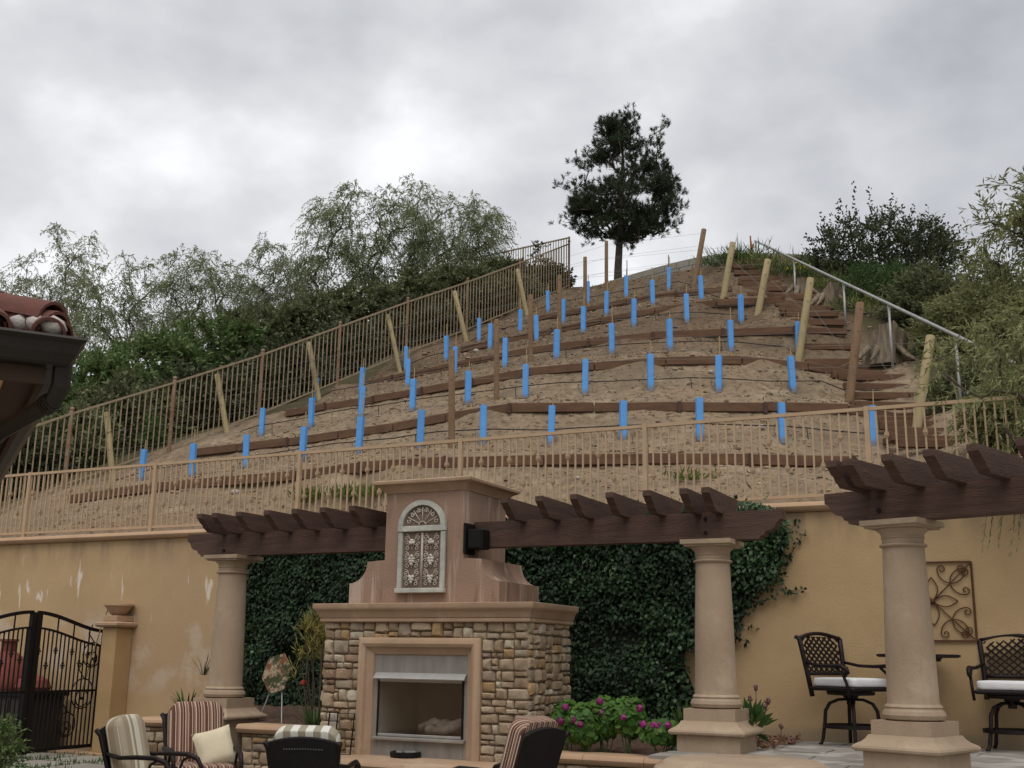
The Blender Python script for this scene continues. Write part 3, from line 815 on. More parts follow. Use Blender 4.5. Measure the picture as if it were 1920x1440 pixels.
# ---- the fence on the crest behind it, seen above the slope fence
t2 = thing('crest_fence', fp[-1][0], 'taller grey iron fence standing behind the top of the slope fence', 'fence')
T0 = fp[-1][1] + np.array([.02, .35, .28]); T1 = atY(878, 487, 38.5)
B0 = T0 - UP * 1.75; B1 = T1 - UP * 1.6
nn = 7
for i in range(nn + 1):
    q = i / nn; a = B0 + (B1 - B0) * q; b = T0 + (T1 - T0) * q
    if i in (0, 3, 6): MB().box((a + b) / 2, (.03, .03, (b - a)[2] / 2 + .03)).build('post', M_fenceL, t2)
ax = unit(T1 - T0); ay = unit(np.cross(UP, ax)); az = np.cross(ax, ay)
MB().box((T0 + T1) / 2, (np.linalg.norm(T1 - T0) / 2, .02, .02), ax, ay, az).build('top_rail', M_fenceL, t2)
n_ = int(np.linalg.norm((T1 - T0)[:2]) / .125)
for q in range(1, n_):
    f_ = q / n_; lo = B0 + (B1 - B0) * f_; hi = T0 + (T1 - T0) * f_ - UP * .02
    o = put('picket', pmL, t2, lo, math.atan2(ax[1], ax[0])); o.scale = (1, 1, hi[2] - lo[2])

# ------------------------------------------------------------------ ground, patios
M_ground = mat('ground_soil', (.22, .19, .12), (.12, .12, .06), .4, 1, .3, 4)
g = MB(); g.add([(-900, -900, -.06), (900, -900, -.06), (900, 900, -.06), (-900, 900, -.06)], [(0, 1, 2, 3)])
tag(g.build('ground', M_ground), 'open ground around the garden', kind='structure')
M_pave = mat('grey_paving', (.33, .30, .26), (.23, .21, .185), 1.3, .9, .2, 40, island=.25)
M_joint = mat('paving_joint', (.22, .20, .17), None, 6, 1, .3)
g = MB(); g.add([wp(-15, .2, -.02), wp(2, .2, -.02), wp(2, 24, -.02), wp(-15, 24, -.02)], [(0, 1, 2, 3)])  # extended unseen towards the viewer to bounce light back up
M_conc = mat('pale_bounce_concrete', (.40, .37, .32), (.31, .285, .245), 1.5, .95, .2, 40)  # base colour paled so the patio reflects more light under the eave
pat = tag(g.build('patio', M_conc), 'grey paved patio in front of the fireplace', kind='structure')
for i in range(16):
    for j in range(9):
        sx_ = -12.9 + i * .92; tx = 1.6 + j * .92
        if sx_ > -1.8: continue
        MB().cbox(wp(sx_, tx, -.01), (.405 + random.uniform(-.01, .01), .405, .03), wv, nv, UP, .008).build('paving_slab', M_pave, pat)
# threshold strip by the gate and the grass joints
n_ = 9000
P = np.array([wp(a, b, .175) for a, b in zip(rng.uniform(-14.6, -8.4, n_), rng.uniform(.56, 3.2, n_))])
rel = ((P - O0) @ wv + 14.4 + .41) % .82; rel2 = ((P - O0) @ nv - .95 + .41) % .82
keep = (rel < .055) | (rel > .765) | (rel2 < .055) | (rel2 > .765)
P = P[keep]; D = np.c_[rng.normal(size=(len(P), 2)) * .35, np.ones(len(P))]
M_lawn = mat('lawn_blade', (.06, .12, .025), (.035, .075, .018), 3, .7, transl=.2, island=.5)
tag(quads('joint_grass', leafV(P, D, rng.uniform(.05, .1, len(P)), .012), M_lawn), 'short green grass in the joints between paving slabs', 'grass', kind='stuff')

# slightly higher walk by the gate
GZ = .20
wk = tag(MB().box(wp(-11.6, 1.75, GZ / 2 - .02), (3.3, 1.55, GZ / 2), wv, nv, UP).build('walkway', M_joint), 'narrow paved walk by the iron gate', kind='structure')
for i in range(8):
    for j in range(3):
        MB().cbox(wp(-14.4 + i * .82, .95 + j * .82, GZ - .035), (.35, .35, .03), wv, nv, UP, .008).build('paving_slab', M_pave, wk)
MB().cbox(wp(-11.6, .36, GZ - .02), (3.3, .14, .04), wv, nv, UP, .01).build('edging_strip', M_cap, wk)
# raised patio on the right
def ex_flag(t, tcn, vec, out):
    v = t.nodes.new('ShaderNodeTexNoise'); v.inputs['Scale'].default_value = 2.4; t.links.new(tcn.outputs['Object'], v.inputs['Vector'])
    return rgbmix(t, smooth(t, v.outputs[0], .45, .6), out, (.40, .375, .34))
M_flag = mat('grey_flagstone', (.29, .265, .235), (.21, .19, .165), 2.5, .85, .25, 30, island=.35, extra=ex_flag)
m = MB()
edge = [wp(-1.22, .16, 0), wp(-1.22, 2.0, 0), wp(-1.05, 2.6, 0), wp(-.6, 3.2, 0), wp(-.2, 3.9, 0), wp(.1, 6.2, 0), wp(7.4, 6.2, 0), wp(7.4, .16, 0)]
n_ = len(edge)
m.add([e + UP * (FLOOR - .008) for e in edge] + [e - UP * .02 for e in edge], [tuple(range(n_))] + [(i, (i + 1) % n_, (i + 1) % n_ + n_, i + n_) for i in range(n_)])
rp = tag(m.build('raised_patio', M_joint), 'raised flagstone patio under the right pergola', kind='structure')
# flagstones: jittered voronoi-like rectangles
yy = .22
while yy < 6.0:
    hgt = random.choice([.38, .5, .62]); xx = -1.15 + (.75 if yy > 2.5 else 0) + (.5 if yy > 3.6 else 0) + random.uniform(-.02, .05)
    while xx < 5.0:
        w_ = random.choice([.45, .6, .8]); q = [(xx, yy), (xx + w_, yy), (xx + w_, yy + hgt), (xx, yy + hgt)]
        cx_, cy_ = xx + w_ / 2, yy + hgt / 2
        poly = [(cx_ + (a - cx_) * (1 - .022 / w_) + random.uniform(-.018, .018), cy_ + (b - cy_) * (1 - .022 / hgt) + random.uniform(-.018, .018)) for a, b in q]
        MB().prism(poly, wp(0, 0, FLOOR - .03), wv, nv, UP * (.027 + random.uniform(0, .004))).build('flagstone', M_flag, rp)
        xx += w_
    yy += hgt
# rounded cast-stone step in front of the middle column
prof_r = [(0, .69), (.62, .69), (.66, .70), (.68, .73), (.66, .765), (.62, .78), (.60, .805), (.57, .82), (0, .82)]
cs = atz(1352, 1420, .82); 
stp = thing('curved_step', (cs[0] + .12, cs[1] - .25, 0), 'rounded cast stone landing at the foot of the middle column', 'step')
MB().lathe([(r_ if r_ > 0 else .001, z) for r_, z in prof_r], (cs[0] + .12, cs[1] - .25, 0), 40).build('landing', M_col, stp, smooth=35)
MB().lathe([(.001, 0), (.6, 0), (.6, .685), (.001, .685)], (cs[0] + .12, cs[1] - .25, 0), 40).build('riser', M_col, stp, smooth=35)
# ================================================================== FIREPLACE
TF = 2.4
def SZ(x, y, t=TF): return onT(x, y, t)
FL, FR, TB = SZ(608, 1170)[0], SZ(990, 1170)[0], 1.38
MZ0, MZ1 = 1.885, 2.06
fpz = thing('fireplace', wp((FL + FR) / 2, 1.9, 0), 'outdoor stone fireplace with cast mantel and stucco chimney between the pergolas', 'fireplace')
sL, sR = SZ(676, 1195)[0], SZ(904, 1197)[0]; sZT = 1.725
iL, iR = SZ(701, 1240)[0], SZ(880, 1240)[0]; iZT = SZ(790, 1225)[1]
oL, oR = SZ(706, 1300)[0], SZ(867, 1300)[0]; oZT, oZB = SZ(790, 1272)[1], SZ(785, 1381)[1]
print('fp', FL, FR, sL, sR, iL, iR, iZT, oL, oR, oZT, oZB)
cf = TF - .045
def sbox(name, m_, parent, s0, s1, t0, t1, z0, z1, ch=.004, sm=False):
    return MB().cbox(wp((s0 + s1) / 2, (t0 + t1) / 2, (z0 + z1) / 2), ((s1 - s0) / 2, (t1 - t0) / 2, (z1 - z0) / 2), wv, nv, UP, ch).build(name, m_, parent, smooth=sm)
sbox('core', M_mortar, fpz, FL + .03, sL + .05, TB, cf, 0, MZ0 - .01)
sbox('core', M_mortar, fpz, sR - .05, FR - .03, TB, cf, 0, MZ0 - .012)
sbox('core', M_mortar, fpz, sL + .052, sR - .052, TB, cf - .004, 1.6, MZ0 - .014)
sbox('core', M_mortar, fpz, sL + .052, sR - .052, TB, 1.7, 0, 1.597)
# stones
def stone_mat():
    m = bpy.data.materials.new('field_stone'); m.use_nodes = True; t = m.node_tree; b = t.nodes['Principled BSDF']
    b.inputs['Roughness'].default_value = .92; b.inputs['Specular IOR Level'].default_value = .2
    oi = t.nodes.new('ShaderNodeObjectInfo'); rp = t.nodes.new('ShaderNodeValToRGB')
    els = rp.color_ramp.elements; cols = [(0, (.34, .255, .17)), (.16, (.29, .20, .125)), (.3, (.42, .335, .235)), (.45, (.22, .145, .092)), (.56, (.37, .275, .18)), (.68, (.32, .255, .185)), (.8, (.38, .245, .12)), (.88, (.49, .42, .32)), (.95, (.26, .20, .15))]
    rp.color_ramp.interpolation = 'CONSTANT'
    for i, (p, c) in enumerate(cols):
        e_ = els[i] if i < 2 else els.new(p); e_.position = p; e_.color = (*c, 1)
    t.links.new(oi.outputs['Random'], rp.inputs[0])
    tcn = t.nodes.new('ShaderNodeTexCoord')
    a = noise(t, tcn.outputs['Object'], 9, 6, .65); bb = noise(t, tcn.outputs['Object'], 40, 4, .6)
    out = rgbmix(t, math_n(t, 'MULTIPLY', smooth(t, a.outputs[0], .45, .65), .4), rp.outputs[0], (.16, .11, .075))
    out = rgbmix(t, math_n(t, 'MULTIPLY', smooth(t, bb.outputs[0], .55, .7), .45), out, (.52, .45, .34))
    t.links.new(out, b.inputs['Base Color'])
    bp = t.nodes.new('ShaderNodeBump'); bp.inputs['Strength'].default_value = .6; bp.inputs['Distance'].default_value = .012
    t.links.new(noise(t, tcn.outputs['Object'], 26, 6, .7).outputs[0], bp.inputs['Height']); t.links.new(bp.outputs[0], b.inputs['Normal'])
    return m
M_stone = stone_mat()
def stone(o, ax, ay, nr, w, h, parent, depth=.05):
    """one rubble stone filling about w x h around o, standing out along nr"""
    n_ = 14; base = []
    cr_ = random.uniform(.16, .30)
    for k_ in range(n_):
        an = 2 * math.pi * (k_ + .5) / n_
        c_, s_ = math.cos(an), math.sin(an)
        e_ = 2 / (6.0 + random.uniform(-2.2, 3.5))
        base.append([math.copysign(abs(c_) ** e_, c_) * w / 2, math.copysign(abs(s_) ** e_, s_) * h / 2])
    jw = min(w, h) * .05
    base = [(a + random.uniform(-jw, jw), b + random.uniform(-jw, jw)) for a, b in base]
    o = np.array(o, float); d = depth * random.uniform(.75, 1.25); tx, ty = random.uniform(-.09, .09), random.uniform(-.09, .09)
    rings = []
    for q, dd in ((1.0, -.02), (1.0, d * .55), (1 - .018 / max(w, h) * 1.6, d * .85), (1 - .055 / (w + h) * 1.4, d)):
        ring = [o + ax * a * q + ay * b * q + nr * (dd + (a * tx + b * ty if dd > 0 else 0) + (random.uniform(-.003, .003) if dd > 0 else 0)) for a, b in base]
        rings.append(ring)
    m = MB(); m.loft(rings, True, True)
    # object origin at the stone so that its grain differs from the others
    me_ = m.mesh('stone', M_stone, smooth=45, M=Matrix.Translation(Vector(o)))
    ob = bpy.data.objects.new('stone', me_); link(ob, parent)
    ob.matrix_local = WM[parent.name].inverted() @ Matrix.Translation(Vector(o))
    return ob
def split(x0, y0, x1, y1, amax, out, minw=.075, asp=3.0):
    w, h = x1 - x0, y1 - y0
    big = w * h > amax * random.uniform(.55, 1.35)
    if (big or w / h > asp) and w > 2 * minw and (w / h > random.uniform(1.2, 2.2) or h < 2 * minw):
        c = x0 + w * random.uniform(.28, .72); split(x0, y0, c, y1, amax, out, minw, asp); split(c, y0, x1, y1, amax, out, minw, asp)
    elif (big or h / w > 1.35) and h > 2 * minw * .9:
        c = y0 + h * random.uniform(.3, .7); split(x0, y0, x1, c, amax, out, minw, asp); split(x0, c, x1, y1, amax, out, minw, asp)
    else: out.append((x0, y0, x1, y1))
def rubble(parent, o, ax, ay, nr, rects, amax=.022, gap=.007, depth=.045, minw=.062):
    cells = []
    for r_ in rects: split(*r_, amax, cells, minw)
    for (a, b, c, d) in cells:
        stone(o + ax * (a + c) / 2 + ay * (b + d) / 2, ax, ay, nr, c - a - gap, d - b - gap, parent, depth)
Oo = wp(0, cf, 0)
zs0 = .56
rubble(fpz, Oo, wv, UP, nv, [(FL, zs0, sL + .015, 1.30), (FL, 1.30, sL + .012, 1.70), (sR - .015, zs0, FR, 1.02), (sR - .012, 1.02, FR, 1.42), (sR - .012, 1.42, FR, 1.715), (FL, 1.70, (FL + FR) / 2 - .4, MZ0), ((FL + FR) / 2 - .4, 1.73, (FL + FR) / 2 + .35, MZ0), ((FL + FR) / 2 + .35, 1.715, FR, MZ0)])
rubble(fpz, wp(FR - .03, 0, 0), nv, UP, wv, [(TB, .5, 2.0, 1.0), (2.0, .5, TF - .02, 1.2), (TB, 1.0, 2.0, 1.5), (2.0, 1.2, TF - .02, MZ0), (TB, 1.5, 2.0, MZ0)])
rubble(fpz, wp(FL + .03, 0, 0), nv, UP, -wv, [(TB, .5, TF - .02, 1.2), (TB, 1.2, TF - .02, MZ0)], .04)
# mantel
def cornice(name, m_, parent, s0, s1, t0, t1, prof, sm=35, backflush=True):
    rings = []
    for (o_, z) in prof:
        tb = t0 if backflush else t0 - o_
        rings.append([wp(s0 - o_, tb, z), wp(s1 + o_, tb, z), wp(s1 + o_, t1 + o_, z), wp(s0 - o_, t1 + o_, z)])
    return MB().loft(rings).build(name, m_, parent, smooth=sm)
mt = cornice('mantel', M_mantel, fpz, FL, FR, TB, TF, [(0, MZ0 - .01), (.022, MZ0 - .01), (.034, MZ0), (.034, MZ0 + .022), (.024, MZ0 + .032), (.034, MZ0 + .036), (.042, MZ0 + .05), (.055, MZ0 + .085), (.068, MZ0 + .105), (.085, MZ0 + .118), (.093, MZ0 + .135), (.093, MZ1), (.088, MZ1 + .004), (0, MZ1 + .005)])
# surround: mitred moulding on three sides
prof = [(0, 0), (0, .07), (.02, .095), (.05, .105), (.075, .09), (.085, .06), (.10, .05), (.135, .03), (.145, 0)]
rings = []
wS = iL - sL
for (a, d) in prof:
    a = a * wS / .145
    rings.append([wp(sL + a, cf + d, .56), wp(sL + a, cf + d, sZT - a), wp(sR - a, cf + d, sZT - a), wp(sR - a, cf + d, .56)])
mbs = MB(); nR = 4
vs = [p for r_ in rings for p in r_]; fs = []
for i in range(len(rings) - 1):
    for k_ in range(3): fs.append((i * 4 + k_, i * 4 + k_ + 1, (i + 1) * 4 + k_ + 1, (i + 1) * 4 + k_))
mbs.add(vs, fs).build('surround', M_mantel, fpz, smooth=35)
# steel face
M_steel = mat('weathered_steel', (.33, .31, .28), (.24, .22, .20), 3, .5, .1, 30, metal=.35, stretch=(4, 4, .7))
M_steelb = mat('bright_steel', (.50, .49, .47), (.38, .37, .35), 4, .38, metal=.6)
M_fireb = mat('firebox_lining', (.27, .25, .22), (.17, .16, .14), 3, .95, .3, 30)
M_log = mat('ceramic_log', (.55, .49, .43), (.2, .17, .14), 6, .95, .6, 20)
tS = cf + .012
sbox('face_panel', M_steel, fpz, iL - .01, iR + .01, tS - .02, tS, oZT + .03, iZT + .01)
sbox('face_panel', M_steel, fpz, iL - .01, oL, tS - .02, tS, .56, oZT + .029)
sbox('face_panel', M_steel, fpz, oR, iR + .01, tS - .02, tS, .56, oZT + .029)
sbox('face_panel', M_steel, fpz, oL + .001, oR - .001, tS - .02, tS, .56, oZB - .02)
MB().prism([(0, .0), (.06, -.01), (.065, .0), (.012, .055), (0, .055)], wp(oL - .03, tS, oZT - .005), nv, UP, wv * (oR - oL + .06)).build('hood', M_steelb, fpz)
MB().prism([(0, .0), (.05, .0), (.055, .02), (0, .03)], wp(oL - .03, tS, oZB - .045), nv, UP, wv * (oR - oL + .06)).build('tray', M_steelb, fpz)
for (a, b, c, d) in ((oL - .002, oL + .018, oZB - .01, oZT + .01), (oR - .018, oR + .002, oZB - .01, oZT + .01)):
    sbox('door_frame', M_iron, fpz, a, b, tS + .001, tS + .016, c, d)
sbox('door_frame', M_steelb, fpz, oL, oR, tS + .001, tS + .012, oZT - .04, oZT - .012)
sbox('door_frame', M_steelb, fpz, oL, oR, tS + .001, tS + .012, oZB - .01, oZB + .014)
# firebox interior (open box)
fb = MB(); A = [wp(oL, cf - .01, oZB - .03), wp(oR, cf - .01, oZB - .03), wp(oR, cf - .01, oZT + .02), wp(oL, cf - .01, oZT + .02)]
B_ = [wp(oL + .12, 1.78, oZB - .03), wp(oR - .12, 1.78, oZB - .03), wp(oR - .12, 1.78, oZT + .02), wp(oL + .12, 1.78, oZT + .02)]
fb.add(A + B_, [(0, 1, 5, 4), (1, 2, 6, 5), (2, 3, 7, 6), (3, 0, 4, 7), (4, 5, 6, 7)]).build('firebox', M_fireb, fpz)
sc_ = (oL + oR) / 2
for (a, b, c, d, r_) in ((-.18, .22, .06, .10, .05), (-.1, .26, .14, .13, .055), (-.26, .02, .12, .18, .042), (.05, .3, .1, .2, .04), (-.2, .1, .2, .06, .05)):
    p0 = wp(sc_ + .08 + a, 2.12 - c * .6, oZB + .03 + c * .3); p1 = wp(sc_ + .08 + b, 2.18 - d * .5, oZB + .05 + d * .4)
    pts = [p0 + (p1 - p0) * q + rng.normal(size=3) * .012 for q in np.linspace(0, 1, 6)]
    MB().tube(pts, [r_ * .7] + [r_ * random.uniform(.85, 1.2) for _ in range(4)] + [r_ * .6], 9).build('gas_log', M_log, fpz, smooth=True)
def glass():
    m = bpy.data.materials.new('door_glass'); m.use_nodes = True; t = m.node_tree; b = t.nodes['Principled BSDF']
    tr = t.nodes.new('ShaderNodeBsdfTransparent'); tr.inputs[0].default_value = (.92, .91, .89, 1); gl = t.nodes.new('ShaderNodeBsdfGlossy'); gl.inputs['Roughness'].default_value = .06
    gl.inputs[0].default_value = (.8, .8, .8, 1)
    ms = t.nodes.new('ShaderNodeMixShader'); ms.inputs[0].default_value = .10
    t.links.new(tr.outputs[0], ms.inputs[1]); t.links.new(gl.outputs[0], ms.inputs[2]); t.links.new(ms.outputs[0], t.nodes['Material Output'].inputs[0])
    return m
M_glass = glass()
sbox('door_glass', M_glass, fpz, oL + .019, oR - .019, tS + .003, tS + .008, oZB + .015, oZT - .041, .001)
# chimney with curved shoulders
TC = 2.3
cL, cR = SZ(725, 960, TC)[0], SZ(872, 960, TC)[0]
wL, wR = SZ(655, 1105, TC)[0], SZ(936, 1100, TC)[0]
CZ = 3.22
def shoulder(x0, x1, sgn):   # outer edge x0, joins the shaft at x1
    zt, zo = SZ(700, 1052, TC)[1], SZ(654, 1094, TC)[1]
    w_ = abs(x1 - x0); pts = [(x0, MZ1 + .005), (x0, zo)]
    for k_ in range(1, 9):
        an = k_ / 8 * math.pi / 2; pts.append((x0 - sgn * -1 * w_ * .52 * math.sin(an) * 1.0, zo + (zt - zo) * (1 - math.cos(an)) * 1.0))
    pts += [(x1, zt + .012), (x1, MZ1 + .005)]
    return pts
poly = [(wL, MZ1 + .004)]
zt, zo = SZ(700, 1053, TC)[1], SZ(654, 1094, TC)[1]
cw = (cL - wL) * .5
for k_ in range(10):
    an = k_ / 9 * math.pi / 2; poly.append((wL + cw * math.sin(an), zo + (zt - zo) * (1 - math.cos(an))))
poly += [(cL, zt + .012), (cL, CZ), (cR, CZ), (cR, zt + .012)]
for k_ in range(9, -1, -1):
    an = k_ / 9 * math.pi / 2; poly.append((wR - (wR - cR) * .5 * math.sin(an), zo + (zt - zo) * (1 - math.cos(an))))
poly.append((wR, MZ1 + .004))
MB().prism(poly, wp(0, TC, 0), wv, UP, nv * (TB - TC)).build('chimney', M_chim, fpz, smooth=30)
cornice('chimney_cap', M_mantel, fpz, cL, cR, TB, TC, [(-.02, CZ - .02), (.012, CZ - .02), (.02, CZ), (.035, CZ + .01), (.055, CZ + .035), (.09, CZ + .055), (.115, CZ + .065), (.12, CZ + .08), (.12, CZ + .095), (.1, CZ + .105), (-.02, CZ + .115)], backflush=False)
# hearth
hz_ = .585
hs0, hs1 = SZ(628, 1410)[0], SZ(955, 1425)[0]
def hearth_pts(o_, z):
    a = [wp(hs0 - o_, TF - .1, z)]
    for k_ in range(13):
        q = k_ / 12; a.append(wp(hs0 - o_ + (hs1 - hs0 + 2 * o_) * q, TF + .32 + o_ + .28 * math.sin(math.pi * q), z))
    return a + [wp(hs1 + o_, TF - .1, z)]
hea = thing('hearth', wp((hs0 + hs1) / 2, 2.7, 0), 'raised hearth with a bowed tan stone ledge in front of the fireplace', 'hearth')
MB().loft([hearth_pts(0, 0), hearth_pts(0, hz_ - .08)]).build('base', M_mortar, hea)
MB().loft([hearth_pts(.03, hz_ - .079), hearth_pts(.055, hz_ - .06), hearth_pts(.065, hz_ - .04), hearth_pts(.055, hz_ - .018), hearth_pts(.03, hz_)]).build('ledge', M_mantel, hea, smooth=40)
for k_ in range(14):
    q = (k_ + .5) / 14; p = wp(hs0 + (hs1 - hs0) * q, TF + .32 + .28 * math.sin(math.pi * q), 0)
    for z in (.1, .25, .41): stone(p + UP * z, wv, UP, nv, (hs1 - hs0) / 14 - .012, .13, hea, .03)

# ---- arched window panel on the chimney
M_shab = mat('weathered_white_wood', (.52, .50, .43), (.30, .31, .28), 7, .85, .3, 30)
M_lace = mat('rusted_white_iron', (.56, .50, .42), (.40, .34, .28), 9, .8)
M_back = mat('panel_backing', (.20, .145, .11), (.15, .105, .08), 3, .9)
tw = TC + .012
aL, aR = SZ(748, 1050, tw)[0], SZ(836, 1050, tw)[0]; aZ0 = SZ(790, 1112, tw)[1]; aZ1 = SZ(790, 989, tw)[1]; aZT = SZ(793, 938, tw)[1]
aC, aW = (aL + aR) / 2, (aR - aL) / 2; aH = aZT - aZ1
win = thing('arched_panel', wp(aC, tw, aZ0), 'weathered white arched window panel with iron scrollwork on the chimney', 'wall panel')
fw_ = .052
bkp = [(aC + aW * .9 * math.cos(an), aZ1 + aH * .92 * math.sin(an)) for an in np.linspace(0, math.pi, 19)] + [(aL + .02, aZ0 + .02), (aR - .02, aZ0 + .02)]
MB().prism([(a, b) for a, b in bkp], wp(0, tw, 0), wv, UP, nv * .006).build('backing', M_back, win)
for (a, b, c, d) in ((aL, aL + fw_, aZ0 + .05, aZ1 - .045), (aR - fw_, aR, aZ0 + .05, aZ1 - .045)): sbox('frame', M_shab, win, a, b, tw, tw + .035, c, d, .005)
sbox('sill', M_shab, win, aL - .015, aR + .01, tw, tw + .055, aZ0, aZ0 + .048, .006)
sbox('frame', M_shab, win, aL - .005, aR + .005, tw, tw + .045, aZ1 - .043, aZ1 + .014, .005)
outer = [(aC + aW * math.cos(an), aZ1 + .016 + (aH - .016) * math.sin(an)) for an in np.linspace(0, math.pi, 21)]
inner = [(aC + (aW - fw_) * math.cos(an), aZ1 + .016 + (aH - .016 - fw_) * math.sin(an)) for an in np.linspace(0, math.pi, 21)]
m = MB()
for k_ in range(20):
    m.prism([outer[k_], outer[k_ + 1], inner[k_ + 1], inner[k_]], wp(0, tw, 0), wv, UP, nv * .04)
m.build('arch', M_shab, win)
tl = tw + .018
def curl(m, cx_, cz_, r0, a0, turns, sgn, rad=.0042, to=None, t_=None, seg=5):
    pts = []
    for k_ in range(15):
        q = k_ / 14; an = a0 + sgn * turns * 2 * math.pi * q; rr = r0 * (1 - .75 * q)
        pts.append(wp(cx_ + rr * math.cos(an), t_ or tl, cz_ + rr * math.sin(an)))
    if to is not None: pts = [wp(to[0], t_ or tl, to[1])] + pts
    m.tube(pts, rad, seg)
m = MB()
m.tube([wp(aC, tl, aZ0 + .05), wp(aC, tl, aZ1 - .05)], .006, 5); m.tube([wp(aC + .012, tl, aZ0 + .05), wp(aC + .012, tl, aZ1 - .05)], .005, 5)
hw = (aW - fw_)
for sd_ in (-1, 1):
    c0 = aC + sd_ * hw * .5; zb, zt_ = aZ0 + .06, aZ1 - .06; hh = zt_ - zb
    for q, fl in ((.83, 1), (.5, 0), (.17, -1)):
        z = zb + hh * q
        for s2 in (-1, 1):
            curl(m, c0 + s2 * .05, z - .055, .026, math.pi / 2, 1.2, -s2, to=(c0, z - .01))
            curl(m, c0 + s2 * .062, z + .05, .024, -math.pi / 2, 1.2, s2, to=(c0 + s2 * .02, z))
            curl(m, c0 + s2 * .07, z - .005, .022, math.pi, 1.0, s2)
            m.tube([wp(c0 + s2 * .075, tl, z + .09), wp(c0 + s2 * .045, tl, z + .075), wp(c0 + s2 * .03, tl, z + .03), wp(c0, tl, z - .08)], .004, 5)
for k_, an in enumerate((.5, 1.0, math.pi / 2, 2.14, 2.64)):
    p0 = wp(aC + .04 * math.cos(an), tl, aZ1 + .02 + .04 * math.sin(an)); p1 = wp(aC + hw * .9 * math.cos(an), tl, aZ1 + .02 + (aH - fw_ - .02) * .9 * math.sin(an))
    m.tube([p0, p1], .005, 5)
    for s2 in (-1, 1):
        an2 = an + s2 * .2; curl(m, aC + hw * .72 * math.cos(an2), aZ1 + .02 + (aH - fw_) * .7 * math.sin(an2), .026, an, 1.1, s2)
m.tube([wp(aC + .042 * math.cos(a), tl, aZ1 + .018 + .042 * math.sin(a)) for a in np.linspace(0, math.pi, 9)], .006, 5)
m.build('scrollwork', M_lace, win, smooth=True)
M_shell = mat('pale_iron_leaf', (.60, .56, .48), (.42, .38, .32), 8, .8)
for sd_ in (-1, 1):
    for q, kind in ((.80, 0), (.5, 1), (.17, 2)):
        m = MB(); c0 = aC + sd_ * hw * .5; z = aZ0 + .06 + (aZ1 - aZ0 - .12) * q
        lob = [(0, .035), (-.018, .012), (.018, .012), (0, .01)] if kind == 0 else [(0, .04), (-.018, .012), (.018, .012), (-.016, -.014), (.016, -.014), (0, -.04)] if kind == 1 else [(-.018, .012), (.018, .012), (0, 0), (-.01, -.016), (.01, -.016), (0, -.04)]
        for a, b in lob: m.ico(wp(c0 + a, tl + .006, z + b), .021, .15)
        m.build('leaf_ornament', M_shell, win, smooth=True)

# ================================================================== COLUMNS AND PERGOLAS
BZ0, BZ1 = 2.63, 2.89
def column(name, C_, zf, zlow, rz, label, rsc=1.0):
    t = thing(name, (C_[0], C_[1], zlow), label, 'column', 'cast stone pergola columns', rz)
    cx_, cy_ = C_[0], C_[1]
    ax = np.array([math.cos(rz), math.sin(rz), 0]); ay = np.array([-math.sin(rz), math.cos(rz), 0])
    def sq(h, z): return [np.array([cx_, cy_, z]) + ax * a * h * rsc + ay * b * h * rsc for a, b in ((-1, -1), (1, -1), (1, 1), (-1, 1))]
    MB().loft([sq(.285, zlow), sq(.285, zf + .138)]).build('base', M_col, t)
    MB().loft([sq(.29, zf + .14), sq(.325, zf + .143), sq(.34, zf + .152), sq(.346, zf + .168), sq(.34, zf + .184), sq(.322, zf + .196), sq(.292, zf + .212), sq(.268, zf + .235), sq(.252, zf + .262)]).build('plinth', M_col, t, smooth=30)
    MB().loft([sq(.235, zf + .262), sq(.235, zf + .366)]).build('block', M_col, t)
    z = zf + .367
    prof = [(.195, z), (.222, z + .012), (.232, z + .04), (.222, z + .07), (.21, z + .078), (.205, z + .09), (.212, z + .1), (.205, z + .112), (.193, z + .12), (.19, z + .135)]
    zt = BZ0 - .205
    for q in np.linspace(.15, 1, 8): prof.append((.188 - .032 * q ** 1.4, z + .135 + (zt - z - .135) * q))
    prof += [(.156, zt), (.176, zt + .003), (.182, zt + .013), (.176, zt + .023), (.157, zt + .026), (.157, zt + .065), (.164, zt + .068), (.164, zt + .078), (.160, zt + .082), (.163, zt + .098), (.175, zt + .116), (.192, zt + .128), (.197, zt + .134), (.197, zt + .142)]
    MB().lathe([(r_ * rsc, zz) for r_, zz in prof], (cx_, cy_, 0), 40).build('shaft', M_col, t, smooth=35)
    MB().loft([sq(.212, BZ0 - .062), sq(.212, BZ0 - .048), sq(.235, BZ0 - .044), sq(.238, BZ0 - .04), sq(.238, BZ0 - .001)]).build('capital', M_col, t)
    return t
TCn = 2.03
def wxy(px, py, t): s_, z_ = onT(px, py, t); return wp(s_, t, 0)
cM = wxy(1336, 1047, TCn); cLf = wxy(437, 1067, TCn)
cRt = atz(1691, 985, 2.6)
rzW = math.atan2(wv[1], wv[0]); rz2 = R(-45)
print('columns', cM, cLf, cRt)
column('column', cM, FLOOR, FLOOR - .02, rzW, 'tan cast stone column standing between the ivy and the bare wall')
column('column', cLf, .70, 0, rzW, 'tan cast stone column left of the fireplace beside the gate wall')
column('column', cRt, FLOOR, FLOOR - .02, rz2, 'thick tan cast stone column nearest the viewer at the right')
b2 = np.array([math.cos(rz2), math.sin(rz2), 0]); n2 = np.array([b2[1], -b2[0], 0])
